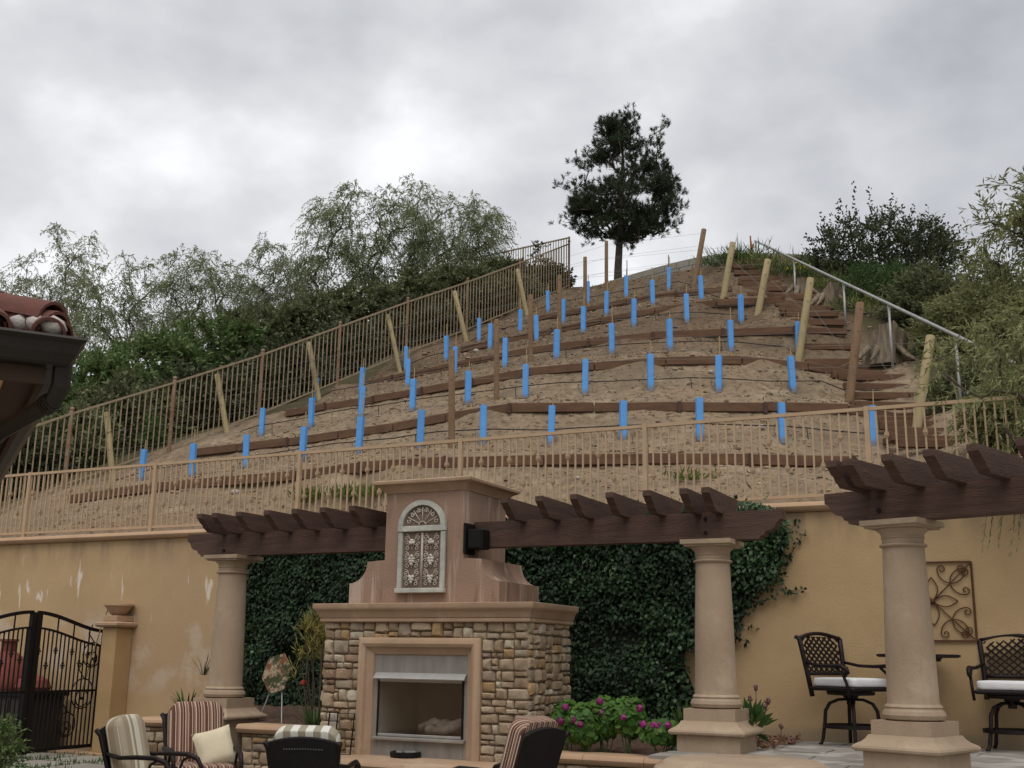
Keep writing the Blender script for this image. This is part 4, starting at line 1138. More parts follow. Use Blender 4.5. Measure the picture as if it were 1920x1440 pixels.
def beam(parent, o, ax, nr, a0, a1, ogL, ogR, th=.15):
    h = BZ1 - BZ0
    og = [(0, h), (0, h * .68), (.025, h * .64), (.05, h * .52), (.065, h * .40), (.10, h * .30), (.15, h * .26), (.17, h * .12), (.20, h * .10), (.21, 0)]
    poly = []
    poly += [(a0 + x, z) for x, z in og] if ogL else [(a0, h), (a0, 0)]
    poly += [(a1 - x, z) for x, z in og[::-1]] if ogR else [(a1, 0), (a1, h)]
    MB().prism(poly, o + UP * BZ0 + nr * th / 2, ax, UP, -nr * th).build('beam', M_beam, parent, smooth=25)
def rafter(parent, p, nr, ax, f, bk, wid=.075):
    """p: point on the beam axis; runs from f in front to bk behind"""
    h = .19
    og = [(f, h), (f, h * .74), (f - .03, h * .66), (f - .06, h * .5), (f - .10, h * .40), (f - .13, h * .2), (f - .17, h * .1), (f - .19, 0)]
    poly = og + [(-bk + .19, 0), (-bk + .15, h * .15), (-bk + .08, h * .45), (-bk + .02, h * .7), (-bk, h * .74), (-bk, h)]
    MB().prism(poly, p + UP * (BZ1 - .02) - ax * wid / 2, nr, UP, ax * wid).build('rafter', M_beam, parent, smooth=25)
def bolts(parent, lst):
    for c in lst: MB().tube([c, c + nv * .012], .018, 10).build('bolt', M_iron, parent)
RF = .52
sBl = onT(353, 1002, TCn + .075)[0]
pg = thing('pergola', wp(-5.5, TCn, BZ0), 'dark brown pergola beam with rafters left of the chimney', 'pergola', 'dark brown pergolas')
beam(pg, wp(0, TCn, 0), wv, nv, sBl, cL - .005, True, False)
for x, y in ((366, 962), (394, 960), (439, 957), (492, 953), (544, 950), (597, 947), (652, 944)):
    s_ = onT(x + 8, y, TCn + RF)[0]; 
    if x == 366: s_ = onT(374, y, TCn + RF)[0]
    rafter(pg, wp(s_, TCn, 0), nv, wv, RF, .45)
bolts(pg, [wp(onT(420, 1027, TCn + .075)[0], TCn + .076, 2.69)])
sBr = onT(1465, 962, TCn + .075)[0]
pg = thing('pergola', wp(-1.5, TCn, BZ0), 'dark brown pergola beam with rafters between the chimney and the ivy column', 'pergola', 'dark brown pergolas')
beam(pg, wp(0, TCn, 0), wv, nv, cR + .005, sBr, False, True)
for x, y in ((936, 935), (1001, 932), (1066, 928), (1133, 925), (1203, 922), (1272, 920), (1313, 918)):
    s_ = onT(x + 9, y, TCn + RF)[0]; rafter(pg, wp(s_, TCn, 0), nv, wv, RF, .45)
bolts(pg, [wp(onT(1323, 996, TCn + .075)[0], TCn + .076, 2.70), wp(onT(1323, 972, TCn + .075)[0], TCn + .076, 2.83)])
pg = thing('pergola', cRt + UP * (BZ0 - cRt[2]), 'large dark brown pergola with heavy rafters at the right edge', 'pergola', 'dark brown pergolas')
o2 = np.array([cRt[0], cRt[1], 0])
d_ = ray(1545, 925); k_ = ((o2 + n2 * .09 - CAM) @ n2) / (d_ @ n2); aB = ((CAM + d_ * k_) - o2) @ b2
beam(pg, o2, b2, n2, aB, 4.5, True, False, .18)
RF2 = .62
for x, y in ((1550, 866), (1580, 862), (1653, 848), (1731, 832), (1813, 815), (1905, 797)):
    d_ = ray(x + 8, y); k_ = ((o2 + n2 * RF2 - CAM) @ n2) / (d_ @ n2); a = ((CAM + d_ * k_) - o2) @ b2
    rafter(pg, o2 + b2 * a, n2, b2, RF2, .5, .085)
    last = a
for q in range(1, 5): rafter(pg, o2 + b2 * (last + .42 * q), n2, b2, RF2, .5, .085)
d_ = ray(1648, 957); k_ = ((o2 + n2 * .09 - CAM) @ n2) / (d_ @ n2); pb = CAM + d_ * k_
MB().tube([pb, pb + n2 * .012], .02, 10).build('bolt', M_iron, pg)
# speaker on the chimney side
spk = thing('speaker', wp(cR + .09, 2.19, 2.60), 'small black box speaker mounted on the chimney under the beam', 'speaker')
sbox('cabinet', M_iron, spk, cR + .03, cR + .20, 2.125, 2.30, 2.60, 2.80, .01)
sbox('bracket', M_iron, spk, cR + .001, cR + .028, 2.12, 2.33, 2.55, 2.86, .004)
sbox('grille', mat('speaker_cloth', (.008, .008, .008), None, 80, .95), spk, cR + .045, cR + .185, 2.301, 2.306, 2.615, 2.785, .002)

# ================================================================== PLANTERS
def planter(name, label, s0, s1, tF, zt, parentstones=True, cap_d=.34):
    t = thing(name, wp((s0 + s1) / 2, tF, 0), label, 'planter wall')
    sbox('core', M_mortar, t, s0, s1, tF - .25, tF - .03, 0, zt - .09)
    z = .02
    rects = []
    while z < zt - .12:
        h = random.uniform(.10, .15); h = min(h, zt - .095 - z); rects.append((s0, z, s1, z + h)); z += h
    for r_ in rects: rubble(t, wp(0, tF - .03, 0), wv, UP, nv, [r_], .03, .012, .035)
    s = s0 - .03
    while s < s1 + .02:
        e_ = min(s + random.uniform(.55, .8), s1 + .03)
        MB().prism([(-.30, 0), (.02, 0), (.045, .02), (.055, .045), (.045, .07), (.02, .088), (-.30, .088)], wp(s + .002, tF, zt - .088), nv, UP, wv * (e_ - s - .004)).build('cap_stone', M_cap, t, smooth=35)
        s = e_
    return t
zPL = .82
planter('planter_wall', 'low stone planter wall with tan cap between the left column and fireplace', SZ(455, 1370, 2.35)[0], FL - .02, 2.38, zPL)
planter('planter_wall', 'low stone planter wall below the pink geraniums', FR + .02, SZ(1300, 1400, 2.5)[0], 2.40, .70)
# rounded end pier of the left planter
ce = atz(312, 1345, .86)
pr = thing('stone_pier', (ce[0], ce[1], 0), 'rounded stone pier with a tan cap behind the striped chairs', 'pier')
MB().lathe([(.001, .78), (.27, .78), (.30, .80), (.31, .82), (.30, .845), (.26, .86), (.001, .862)], (ce[0], ce[1], 0), 32).build('cap_stone', M_cap, pr, smooth=35)
MB().lathe([(.001, 0), (.225, 0), (.225, .778), (.001, .778)], (ce[0], ce[1], 0), 28).build('core', M_mortar, pr, smooth=35)
z = .03
while z < .74:
    h = random.uniform(.09, .13); h = min(h, .775 - z); nb = random.randint(7, 9); a0 = random.uniform(0, 1)
    for k_ in range(nb):
        an = a0 + 2 * math.pi * k_ / nb; nr = np.array([math.cos(an), math.sin(an), 0]); tx = np.array([-nr[1], nr[0], 0])
        stone(np.array([ce[0], ce[1], z + h / 2]) + nr * .222, tx, UP, nr, 2 * math.pi * .245 / nb - .012, h - .012, pr, .035)
    z += h
sw = wp(onT(390, 1330, 1.9)[0], 1.6, 0)
# low curved wall running from the pier to the column base
a_, b_ = np.array([ce[0], ce[1], 0]), np.array([cLf[0], cLf[1], 0]); dv_ = unit(b_ - a_); nr_ = np.array([dv_[1], -dv_[0], 0]); ln_ = np.linalg.norm(b_ - a_)
t = thing('planter_wall', (a_ + b_) / 2, 'short low planter wall from the rounded pier to the left column', 'planter wall')
MB().cbox(a_ + dv_ * (.22 + (ln_ - .55) / 2) + UP * .36, ((ln_ - .55) / 2, .13, .36), dv_, nr_, UP, .01).build('core', M_mortar, t)
MB().cbox(a_ + dv_ * (.31 + (ln_ - .65) / 2) + UP * .765, ((ln_ - .65) / 2, .17, .042), dv_, nr_, UP, .02).build('cap_stone', M_cap, t)
for k_ in range(5):
    for z in (.1, .24, .38, .52, .65): stone(a_ + dv_ * (.34 + (ln_ - .66) * (k_ + .5) / 5) + nr_ * .13 + UP * z, dv_, UP, nr_, (ln_ - .66) / 5 - .012, .125, t, .03)
# planter soil
M_soil = mat('planter_mulch', (.13, .075, .05), (.06, .038, .028), 14, 1, .8, 30)
for (a, b, z, tn) in ((SZ(380, 1370, 2.0)[0] - .9, FL + .05, .765, 2.15), (FR - .05, -1.22, .655, 2.17)):
    g = MB(); nS, nT = 24, 14
    vs = [wp(a + (b - a) * i / nS, .16 + (tn - .16) * j / nT, z + random.uniform(-.02, .03) + .16 * (1 - j / nT)) for i in range(nS + 1) for j in range(nT + 1)]
    fs = [(i * (nT + 1) + j, (i + 1) * (nT + 1) + j, (i + 1) * (nT + 1) + j + 1, i * (nT + 1) + j + 1) for i in range(nS) for j in range(nT)]
    tag(g.add(vs, fs).build('planter_soil', M_soil, smooth=True), 'dark mulch in the planter beside the fireplace', kind='structure')
# ================================================================== GATE AND PILLAR
gH, gC = atz(181, 1408.5, .20), atz(38, 1421.5, .20)
gd = unit(gC - gH); gW = float(np.linalg.norm(gC - gH)); gn = np.array([gd[1], -gd[0], 0])
def zat(P, x, y):
    d = ray(x, y); return EYE + d[2] * math.hypot(P[0], P[1]) / math.hypot(d[0], d[1])
zH, zC = zat(gH, 190, 1180), zat(gC, 54, 1143)
print('gate', gH, gC, gW, zH, zC)
gate = thing('iron_gate', gH + gd * gW, 'black wrought iron double gate with arched top and scrollwork', 'gate')
def gp(a, z): return gH * [1, 1, 0] + gd * a + UP * z
def gtop(a):
    q = a / gW
    if q > 1: q = 2 - q
    q = max(0, min(1, q)); return zH - .03 + (zC - zH) * (.5 - .5 * math.cos(math.pi * q)) * 1.0
for leaf in (0, 1):
    a0, a1 = (.05, gW - .04) if leaf == 0 else (gW + .04, 2 * gW - .05)
    q = np.linspace(a0, a1, 17)
    for off, rad, nm in ((0, .022, 'top_rail'), (.2, .013, 'inner_rail')):
        rings = []
        for a in q:
            z = gtop(a) - off; rings.append([gp(a, z - rad) + gn * .018, gp(a, z - rad) - gn * .018, gp(a, z + rad) - gn * .018, gp(a, z + rad) + gn * .018])
        MB().loft(rings).build(nm, M_iron, gate)
    MB().box(gp((a0 + a1) / 2, .285), ((a1 - a0) / 2, .02, .022), gd, gn, UP).build('bottom_rail', M_iron, gate)
    MB().box(gp((a0 + a1) / 2, 1.02), ((a1 - a0) / 2, .014, .014), gd, gn, UP).build('middle_rail', M_iron, gate)
    for a in (a0, a1): MB().box(gp(a, (.24 + gtop(a)) / 2), (.032, .03, (gtop(a) - .24) / 2), gd, gn, UP).build('stile', M_iron, gate)
    np_ = 17
    for k_ in range(1, np_):
        a = a0 + (a1 - a0) * k_ / np_; zt_ = gtop(a) - (.2 if k_ % 4 else .0)
        MB().box(gp(a, (.29 + zt_) / 2), (.0075, .0075, (zt_ - .29) / 2), gd, gn, UP).build('picket', M_iron, gate)
        if k_ % 2 == 0:
            m = MB(); zc = 1.45 + .1 * math.sin(k_ * 1.7)
            for dz, ww in ((-.03, .013), (0, .021), (.03, .013)): m.box(gp(a, zc + dz), (ww, ww, .012), gd, gn, UP)
            m.build('knuckle', M_iron, gate)
    flip = (lambda a: a) if leaf == 0 else (lambda a: 2 * gW - a)
    for (a, z, r_) in ((.24, 1.50, .17), (.36, .98, .2), (.60, .58, .16)):
        a = flip(min(a, gW * .85)); m = MB()
        for rr in (1.0, .55):
            m.tube([gp(a + r_ * rr * math.cos(x), z + r_ * rr * math.sin(x) - r_ * (1 - rr) * .7) + gn * .016 for x in np.linspace(0, 2 * math.pi, 17)], .009, 5, False)
        m.ico(gp(a, z - r_ * .31) + gn * .016, .026, .1)
        m.tube([gp(a, z + r_), gp(a + .1, z + r_ + .12) + gn * .016, gp(a + .04, z + r_ + .24) + gn * .016], .008, 5)
        m.build('scroll', M_iron, gate, smooth=True)
MB().box(gp(-.045, (zH + .16) / 2), (.04, .04, (zH - .16) / 2), gd, gn, UP).build('hinge_post', M_iron, gate)
for z in (.5, zH - .25): MB().tube([gp(.0, z - .06), gp(.0, z + .06)], .02, 8).build('hinge', M_iron, gate)
# pillar
sp = onT(206, 1300, .35)[0]; zp = onT(208, 1172, .5)[1]
pil = thing('gate_pillar', wp(sp, .35, 0), 'ochre stucco pillar with a bowl on top beside the iron gate', 'pillar')
sbox('pier', M_pillar, pil, sp - .13, sp + .13, .152, .47, -.02, zp - .03, .012)
cornice('pillar_cap', M_cap, pil, sp - .13, sp + .13, .153, .47, [(0, zp - .03), (.05, zp - .025), (.075, zp), (.075, zp + .03), (.05, zp + .045), (.02, zp + .05)])
sbox('pillar_block', M_cap, pil, sp - .13, sp + .13, .153, .48, zp + .051, zp + .13, .008)
bw = thing('stone_bowl', wp(sp, .33, zp + .13), 'shallow tan stone bowl resting on the gate pillar', 'bowl')
MB().lathe([(.03, zp + .131), (.08, zp + .135), (.13, zp + .18), (.185, zp + .26), (.205, zp + .265), (.205, zp + .29), (.18, zp + .292), (.15, zp + .25), (.02, zp + .2)], wp(sp, .33, 0), 28).build('bowl', M_cap, bw, smooth=40)
hs = thing('garden_hose', wp(sp - .2, .3, 0), 'thin yellow hose hanging from the bowl down behind the gate', 'hose')
M_hose = mat('yellow_hose', (.52, .42, .15), None, 5, .6)
MB().tube([wp(sp - .12, .40, zp + .25), wp(sp - .22, .38, zp + .05), wp(sp - .40, .36, zp - .45), wp(sp - .62, .3, zp - 1.1), wp(sp - .72, .28, .5), wp(sp - .75, .26, .02)], .009, 5).build('hose', M_hose, hs, smooth=True)
# cabinet, worktop and clay oven seen through the gate
sc0 = onT(50, 1390, .5)[0]
M_cab = mat('dark_brown_cabinet', (.04, .028, .022), (.025, .018, .015), 4, .7)
cab = thing('grill_cabinet', wp(sc0, .6, 0), 'dark outdoor cabinet with a thick worktop seen through the gate', 'cabinet')
sbox('carcass', M_cab, cab, sc0 - .75, sc0 + .42, .3, .9, 0, .93)
for a in (-.72, -.33, .05): sbox('door', M_cab, cab, sc0 + a, sc0 + a + .36, .902, .92, .08, .88, .006)
sbox('worktop', M_iron, cab, sc0 - .8, sc0 + .47, .25, .95, .932, 1.0, .01)
M_clay = mat('red_clay', (.20, .055, .04), (.13, .035, .027), 3, .85, .2, 20)
so_ = onT(12, 1250, .6)[0]
ov = thing('clay_oven', wp(so_, .6, 1.0), 'red clay oven with a short flue on the dark cabinet behind the gate', 'oven')
MB().lathe([(.001, 1.002), (.34, 1.002), (.36, 1.06), (.34, 1.22), (.26, 1.40), (.15, 1.50), (.10, 1.53), (.10, 1.66), (.13, 1.67), (.13, 1.70), (.001, 1.70)], wp(so_, .6, 0), 28).build('dome', M_clay, ov, smooth=40)
MB().lathe([(.001, 1.002), (.22, 1.002), (.24, 1.05), (.2, 1.15), (.1, 1.2), (.001, 1.21)], wp(sc0 + .12, .6, 0), 24).build('side_pot', M_clay, ov, smooth=40)

# ================================================================== HOUSE EAVE (left)
G = atz(163, 634, 2.92)
ga = unit(np.array([-.889, -.459, 0])); gb = unit(np.array([-.459, .889, 0]))
def hp(a, b, z): return np.array([G[0], G[1], 0]) + ga * a + gb * b + UP * z
zg = 2.92
hou = thing('house', hp(1.2, 1.2, 0), 'corner of a house with red tile roof and dark gutter at the left edge', 'house')
M_gut = mat('dark_bronze_gutter', (.030, .024, .021), (.022, .018, .016), 5, .45, metal=.4)
M_sof = mat('soffit_brown', (.06, .036, .024), (.045, .027, .019), 3, .8)
M_hw = mat('house_stucco', (.58, .36, .18), (.47, .28, .135), 1.4, .95, .2, 40)
M_tile = mat('red_clay_tile', (.17, .062, .045), (.095, .04, .032), 3.5, .85, .3, 25)
M_white = mat('white_mortar', (.52, .48, .44), (.33, .30, .28), 7, .95, .7, 18)
# gutters: K-profile along both eaves with a mitred corner
pf = [(0, 0), (-.005, -.012), (.02, -.03), (.03, -.075), (.055, -.115), (.07, -.125), (.14, -.125), (.14, -.004), (.128, -.004), (.128, -.11), (.012, -.02), (.012, 0)]
for nm, n_ in (('gutter', 0), ('gutter', 1)):
    rings = []
    for e_ in (0, 1):
        ring = []
        for (i_, z) in pf:
            L_ = 3.4
            if n_ == 0: ring.append(hp(i_ if e_ == 0 else L_, i_, zg + z))
            else: ring.append(hp(i_ + .0003, i_ if e_ == 0 else 6.0, zg + z - .0003))
        rings.append(ring)
    MB().loft(rings).build(nm, M_gut, hou)
# fascia and soffit, house walls set back
MB().prism([(.145, .145), (3.4, .145), (3.4, .17), (.17, .17), (.17, 6), (.145, 6)], hp(0, 0, zg - .20), ga, gb, UP * .19).build('fascia', M_sof, hou)
MB().prism([(.171, .171), (3.4, .171), (3.4, .215), (.30, .215), (.30, 6), (.171, 6)], hp(0, 0, zg - .16), ga, gb, UP * .02).build('soffit_trim', M_sof, hou)
MB().prism([(.301, .216), (3.4, .216), (3.4, .72), (.72, .72), (.72, 6), (.301, 6)], hp(0, 0, zg - .15), ga, gb, UP * .02).build('soffit', mat('soffit_stucco', (.70, .46, .24), (.58, .37, .185), 2, .95, .2, 40), hou)
MB().prism([(.70, .70), (3.4, .70), (3.4, 6), (.70, 6)], hp(0, 0, 0), ga, gb, UP * (zg - .12)).build('wall', M_hw, hou)
# down pipe
def hpx(x, y, b_):
    d_ = ray(x, y); P0 = np.array([G[0], G[1], 0]) + gb * b_; k_ = ((P0 - CAM) @ gb) / (d_ @ gb); return CAM + d_ * k_
dp = [hpx(118, 680, .12), hpx(114, 722, .14), hpx(100, 752, .2), hpx(2, 808, .52), hpx(-20, 830, .6), hpx(-28, 870, .62)]; dp.append(np.array([dp[-1][0], dp[-1][1], .05]))
MB().tube(dp, .042, 8).build('down_pipe', M_gut, hou)
m = MB()
for q in (.0, .25, .5, .75):
    c = np.array(dp[2]) + (np.array(dp[3]) - np.array(dp[2])) * q * .18; dd = unit(np.array(dp[3]) - np.array(dp[2])); m.tube([c, c + dd * .012], .049, 8)
m.build('pipe_crimp', M_gut, hou)
# roof planes and tiles
sl_ = .34
roof = MB().add([hp(.05, .05, zg - .005), hp(3.4, .05, zg - .005), hp(3.4, 3.0, zg + sl_ * 3), hp(3.0, 3.0, zg + sl_ * 3), hp(.05, 6, zg - .005), hp(3.0, 6, zg + sl_ * 3)], [(0, 1, 2, 3), (0, 3, 5, 4)]).build('roof', M_sof, hou)
def half_tile(p0, p1, r0, r1, up, parent, nm='roof_tile', th=.014, inv=False):
    p0, p1 = np.array(p0), np.array(p1); d = unit(p1 - p0); side = unit(np.cross(d, up)); u_ = np.cross(side, d)
    sg_ = -1 if inv else 1
    rings = []
    for P_, rr in ((p0, r0), (p1, r1)):
        outer = [P_ + side * rr * math.cos(a) + u_ * sg_ * rr * math.sin(a) for a in np.linspace(0, math.pi, 10)]
        inner = [P_ + side * (rr - th) * math.cos(a) + u_ * sg_ * (rr - th) * math.sin(a) for a in np.linspace(math.pi, 0, 10)]
        rings.append(outer + inner)
    MB().loft(rings).build(nm, M_tile, parent, smooth=40)
# barrel tiles running up the slope above gutter A
up_n = unit(np.cross(ga, unit(gb + UP * sl_))); up_n = up_n if up_n[2] > 0 else -up_n
for i in range(14):
    a = .16 + i * .225
    for j in range(5):
        b0 = .02 + j * .36
        if b0 > a + .05: continue
        half_tile(hp(a, b0, zg - .005 + sl_ * b0), hp(a, b0 + .42, zg + .01 + sl_ * (b0 + .42)), .075, .066, up_n, roof)
        half_tile(hp(a + .112, b0 + .02, zg + .03 + sl_ * b0), hp(a + .112, b0 + .42, zg + .045 + sl_ * (b0 + .42)), .075, .066, up_n, roof, 'pan_tile', inv=True)
up_m = unit(np.cross(gb, unit(ga + UP * sl_))); up_m = up_m if up_m[2] > 0 else -up_m
for i in range(20):
    b = .30 + i * .225
    for j in range(4):
        a0 = .02 + j * .36
        if a0 > b + .05: continue
        half_tile(hp(a0, b, zg - .005 + sl_ * a0), hp(a0 + .42, b, zg + .01 + sl_ * (a0 + .42)), .075, .066, up_m, roof)
# hip caps: three stacked starter tiles at the corner, then the run up the hip
hd = unit(ga + gb + UP * sl_); hu = unit(UP - hd * (UP @ hd))
hk = hp(.10, .09, zg + .025)
for k_, (dz, r_) in enumerate(((-.02, .082), (.012, .09), (.045, .098))):
    half_tile(hk + UP * dz - hd * .0 + hd * .03 * k_, hk + UP * (dz + .0) + hd * .45, r_, r_ * .95, hu, roof, 'hip_tile')
for k_ in range(1, 7): half_tile(hk + UP * .048 + hd * .38 * k_, hk + UP * .06 + hd * (.38 * k_ + .44), .098, .09, hu, roof, 'hip_tile')
m = MB()
for k_ in range(14): m.ico(hp(.12 + k_ * .075 + random.uniform(-.02, .02), .06 + k_ * .05, zg + .03 + .028 * k_ * .6 + random.uniform(-.02, .02)), random.uniform(.04, .06), .3)
for k_ in range(7): m.ico(hk + hd * (.05 + .02 * k_) + UP * (-.03 + .015 * k_), .045, .25)
m.build('mortar_bed', M_white, roof, smooth=True)

# ================================================================== WALL ART, STOOLS, TABLE
M_rust = mat('rusty_iron', (.105, .045, .02), (.065, .028, .015), 10, .85)
ta = .168
u0 = onT(1826, 1127, ta)[0]; zA1, zA0 = onT(1820, 1053, ta)[1], onT(1834, 1202, ta)[1]
hA = zA1 - zA0; ucR = u0; ucL = u0 - hA * 1.0
art = thing('wall_art', wp((ucL + ucR) / 2, ta, zA0), 'square rusty iron scroll panel hanging on the ochre wall', 'wall art')
m = MB()
for (a, b, c, d) in ((ucL, zA0, ucR, zA0), (ucL, zA1, ucR, zA1), (ucL, zA0, ucL, zA1), (ucR, zA0, ucR, zA1)): m.tube([wp(a, ta, b), wp(c, ta, d)], .012, 4)
m.build('frame', M_rust, art)
cu_, cz_ = (ucL + ucR) / 2, (zA0 + zA1) / 2; hw_ = (ucR - ucL) / 2; hh_ = hA / 2
m = MB()
for sx_ in (-1, 1):
    for sz_ in (-1, 1): m.tube([wp(cu_, ta, cz_), wp(cu_ + sx_ * hw_ * .95, ta, cz_ + sz_ * hh_ * .95)], .006, 5)
for k_ in range(4):
    an = k_ * math.pi / 2; dx, dz = math.cos(an), math.sin(an); px_, pz_ = -dz, dx
    for s_ in (-1, 1):
        m.tube([wp(cu_ + dx * hw_ * .62 * q + px_ * s_ * .055 * math.sin(math.pi * q), ta, cz_ + dz * hh_ * .62 * q + pz_ * s_ * .055 * math.sin(math.pi * q)) for q in np.linspace(0, 1, 9)], .006, 5)
        # C scroll from the petal tip to the frame
        pts = []
        for q in np.linspace(0, 1, 46):
            a2 = -2.9 * math.pi / 2 + 0
            c1, c2 = (.80, .50), .34
            if q < .25 or q > .75:
                sg3 = 1 if q > .75 else -1; f_ = (q - .75) / .25 if q > .75 else (.25 - q) / .25
                cx3, cw3 = .80 + .02, .50 + sg3 * (c2 - .11); an3 = math.pi / 2 * sg3 - sg3 * f_ * 2.6 * math.pi * .8; r3 = .11 * (1 - .7 * f_)
                pts.append((cx3 + r3 * math.cos(an3), cw3 + r3 * math.sin(an3)))
            else:
                an3 = math.pi + (q - .5) / .25 * -math.pi / 2; pts.append((.80 + .02 + .40 * math.cos(an3) * .9, .50 + c2 * math.sin(an3)))
        for q in []:
            if q < .6:
                f_ = q / .6; a2 = math.pi * f_
                l_ = .62 + .05 * f_ + .28 * math.sin(a2 * .5) * f_; w_ = .06 + .46 * math.sin(a2 * .5)
                pts.append((l_, w_))
            else:
                f_ = (q - .6) / .4; a2 = -math.pi * .1 + f_ * math.pi * 2.2; rr = .10 * (1 - .65 * f_)
                pts.append((.86 - .0 + rr * math.cos(a2) * .6, .42 + rr * math.sin(a2)))
        m.tube([wp(cu_ + (dx * l_ * hw_ + px_ * s_ * w_ * hw_), ta, cz_ + (dz * l_ * hh_ + pz_ * s_ * w_ * hh_)) for l_, w_ in pts], .006, 5)
m.ico(wp(cu_, ta + .01, cz_), .035, .1)
m.build('scrollwork', M_rust, art, smooth=True)
MB().tube([wp(u0 - hA * .88, ta, zA1), wp(u0 - hA * .88, ta - .01, zA1 + .03)], .005, 5).build('hook', M_rust, art)

M_cast = mat('black_cast_aluminium', (.017, .011, .010), (.011, .007, .0065), 12, .5, .2, 60, metal=.3)
M_cush = mat('white_cushion', (.72, .72, .72), (.62, .62, .63), 5, .9, .2, 40)
def pillow(mb, w, h, th, rc, M, n=8, puff=.0):
    out = []
    for (cx_, cy_, a0) in ((w / 2 - rc, h / 2 - rc, 0), (-w / 2 + rc, h / 2 - rc, 90), (-w / 2 + rc, -h / 2 + rc, 180), (w / 2 - rc, -h / 2 + rc, 270)):
        for k_ in range(n + 1):
            a = R(a0 + 90 * k_ / n); out.append((cx_ + rc * math.cos(a), cy_ + rc * math.sin(a)))
    rings = []
    for q, f_ in ((-.5, -.10), (-.48, -.05), (-.36, -.012), (-.15, 0), (.15, 0), (.36, -.012), (.48, -.05), (.5 + puff * .3, -.10), (.5 + puff * .8, -.22), (.5 + puff, -.45)):
        rings.append([M @ Vector((x * (1 + f_ * 2 * min(.12 / w, .5) if f_ > -.2 else 1 + f_), y * (1 + f_ * 2 * min(.12 / h, .5) if f_ > -.2 else 1 + f_), th * q)) for x, y in out])
    return mb.loft(rings)
def make_stool(loc, face, label):
    """local: faces -Y"""
    rz = math.atan2(face[1], face[0]) + math.pi / 2
    t = thing('bar_stool', (0, 0, 0), label, 'bar stool', 'black cast bar stools')
    zs = .545
    # seat
    MB().lathe([(.05, zs - .08), (.10, zs - .075), (.19, zs - .07), (.20, zs - .04), (.16, zs - .035)], (0, 0, 0), 12).build('swivel_cage', M_cast, t)
    m = MB(); m.cbox((0, 0, zs - .012), (.245, .235, .02), ch=.015); m.build('seat', M_cast, t)
    m = MB(); pillow(m, .46, .44, .075, .06, Matrix.Translation((0, -.005, zs + .048)), puff=.08); m.build('cushion', M_cush, t, smooth=True)
    # backrest: frame, arched top, lattice (leans back)
    def bk(x, z): return np.array([x, .22 + (z - zs) * .16 + .02 * math.cos(x * 5), z])
    zt = 1.03
    for s_ in (-1, 1):
        MB().tube([bk(s_ * .215, zs - .09), bk(s_ * .225, zs + .12), bk(s_ * .24, zs + .32), bk(s_ * .25, zt - .03), bk(s_ * .262, zt - .005) + [0, .03, 0]], [.021, .021, .021, .022, .02], 8).build('back_post', M_cast, t, smooth=True)
    m = MB()
    tp = [bk(x, zt - .02 + .05 * math.cos(x / .25 * math.pi / 2)) for x in np.linspace(-.25, .25, 11)]
    m.tube(tp, .019, 8); m.tube([bk(x, zs + .125) for x in np.linspace(-.23, .23, 5)], .019, 8)
    m.build('back_frame', M_cast, t, smooth=True)
    m = MB()
    for s_ in (-1, 1):
        for k_ in range(-6, 9):
            x0 = -.24 + k_ * .066
            pts = []
            for q in np.linspace(0, 1, 9):
                z = zs + .125 + (zt - zs - .13) * q; x = (x0 + .36 * q - .1) * s_
                zl = zt - .02 + .05 * math.cos(max(-1, min(1, x / .25)) * math.pi / 2)
                if abs(x) < .235 and z < zl: pts.append(bk(x, z))
            if len(pts) > 1: m.tube(pts, .0095, 4)
    m.build('lattice', M_cast, t)
    for s_ in (-1, 1):
        pts = [bk(s_ * .23, zs + .24), (s_ * .265, .12, zs + .205), (s_ * .28, -.02, zs + .20), (s_ * .28, -.14, zs + .205), (s_ * .275, -.2, zs + .18), (s_ * .272, -.215, zs + .14), (s_ * .268, -.185, zs + .12)]
        MB().tube(pts, [.014, .016, .018, .02, .02, .018, .014], 8).build('armrest', M_cast, t, smooth=True)
        MB().tube([(s_ * .275, -.08, zs + .2), (s_ * .272, -.16, zs + .13), (s_ * .262, -.19, zs + .04), (s_ * .25, -.2, zs - .09)], .013, 8).build('arm_support', M_cast, t, smooth=True)
    MB().lathe([(.03, zs - .16), (.035, zs - .155), (.035, zs - .10), (.06, zs - .095), (.06, zs - .08), (.03, zs - .08)], (0, 0, 0), 14).build('swivel', M_cast, t, smooth=40)
    for k_ in range(4):
        an = math.pi / 4 + k_ * math.pi / 2; d = np.array([math.cos(an), math.sin(an), 0])
        pts = [d * .03 + UP * (zs - .11), d * .10 + UP * (zs - .115), d * .17 + UP * (zs - .15), d * .205 + UP * (zs - .22), d * .215 + UP * .2, d * .235 + UP * .06, d * .25 + UP * .015, d * .27 + UP * .02]
        MB().tube(pts, [.014, .015, .016, .016, .016, .015, .014, .012], 8).build('leg', M_cast, t, smooth=True)
    rr = .222
    m = MB(); m.loft([[np.array([a * math.cos(x), a * math.sin(x), z]) for (a, z) in ((rr, .165), (rr + .012, .165), (rr + .012, .20), (rr, .20))] for x in np.linspace(0, 2 * math.pi, 33)], True, False)
    m.build('foot_ring', M_cast, t, smooth=30)
    t.location = Vector((loc[0], loc[1], FLOOR + .004)); t.rotation_euler = (0, 0, rz); t.scale = (1.18, 1.18, 1.0)
    return t
make_stool(atz(1600, 1400, FLOOR), (.55, -.83), 'black lattice back bar stool with white cushion left of the near column')
make_stool(atz(1906, 1411, FLOOR), (-.5, -.86), 'black lattice back bar stool with white cushion at the right edge')
ctb = atz(1733, 1404, FLOOR)
tb = thing('bar_table', (ctb[0], ctb[1], FLOOR), 'dark round bar table half hidden behind the near column', 'table')
zt_ = FLOOR + .86
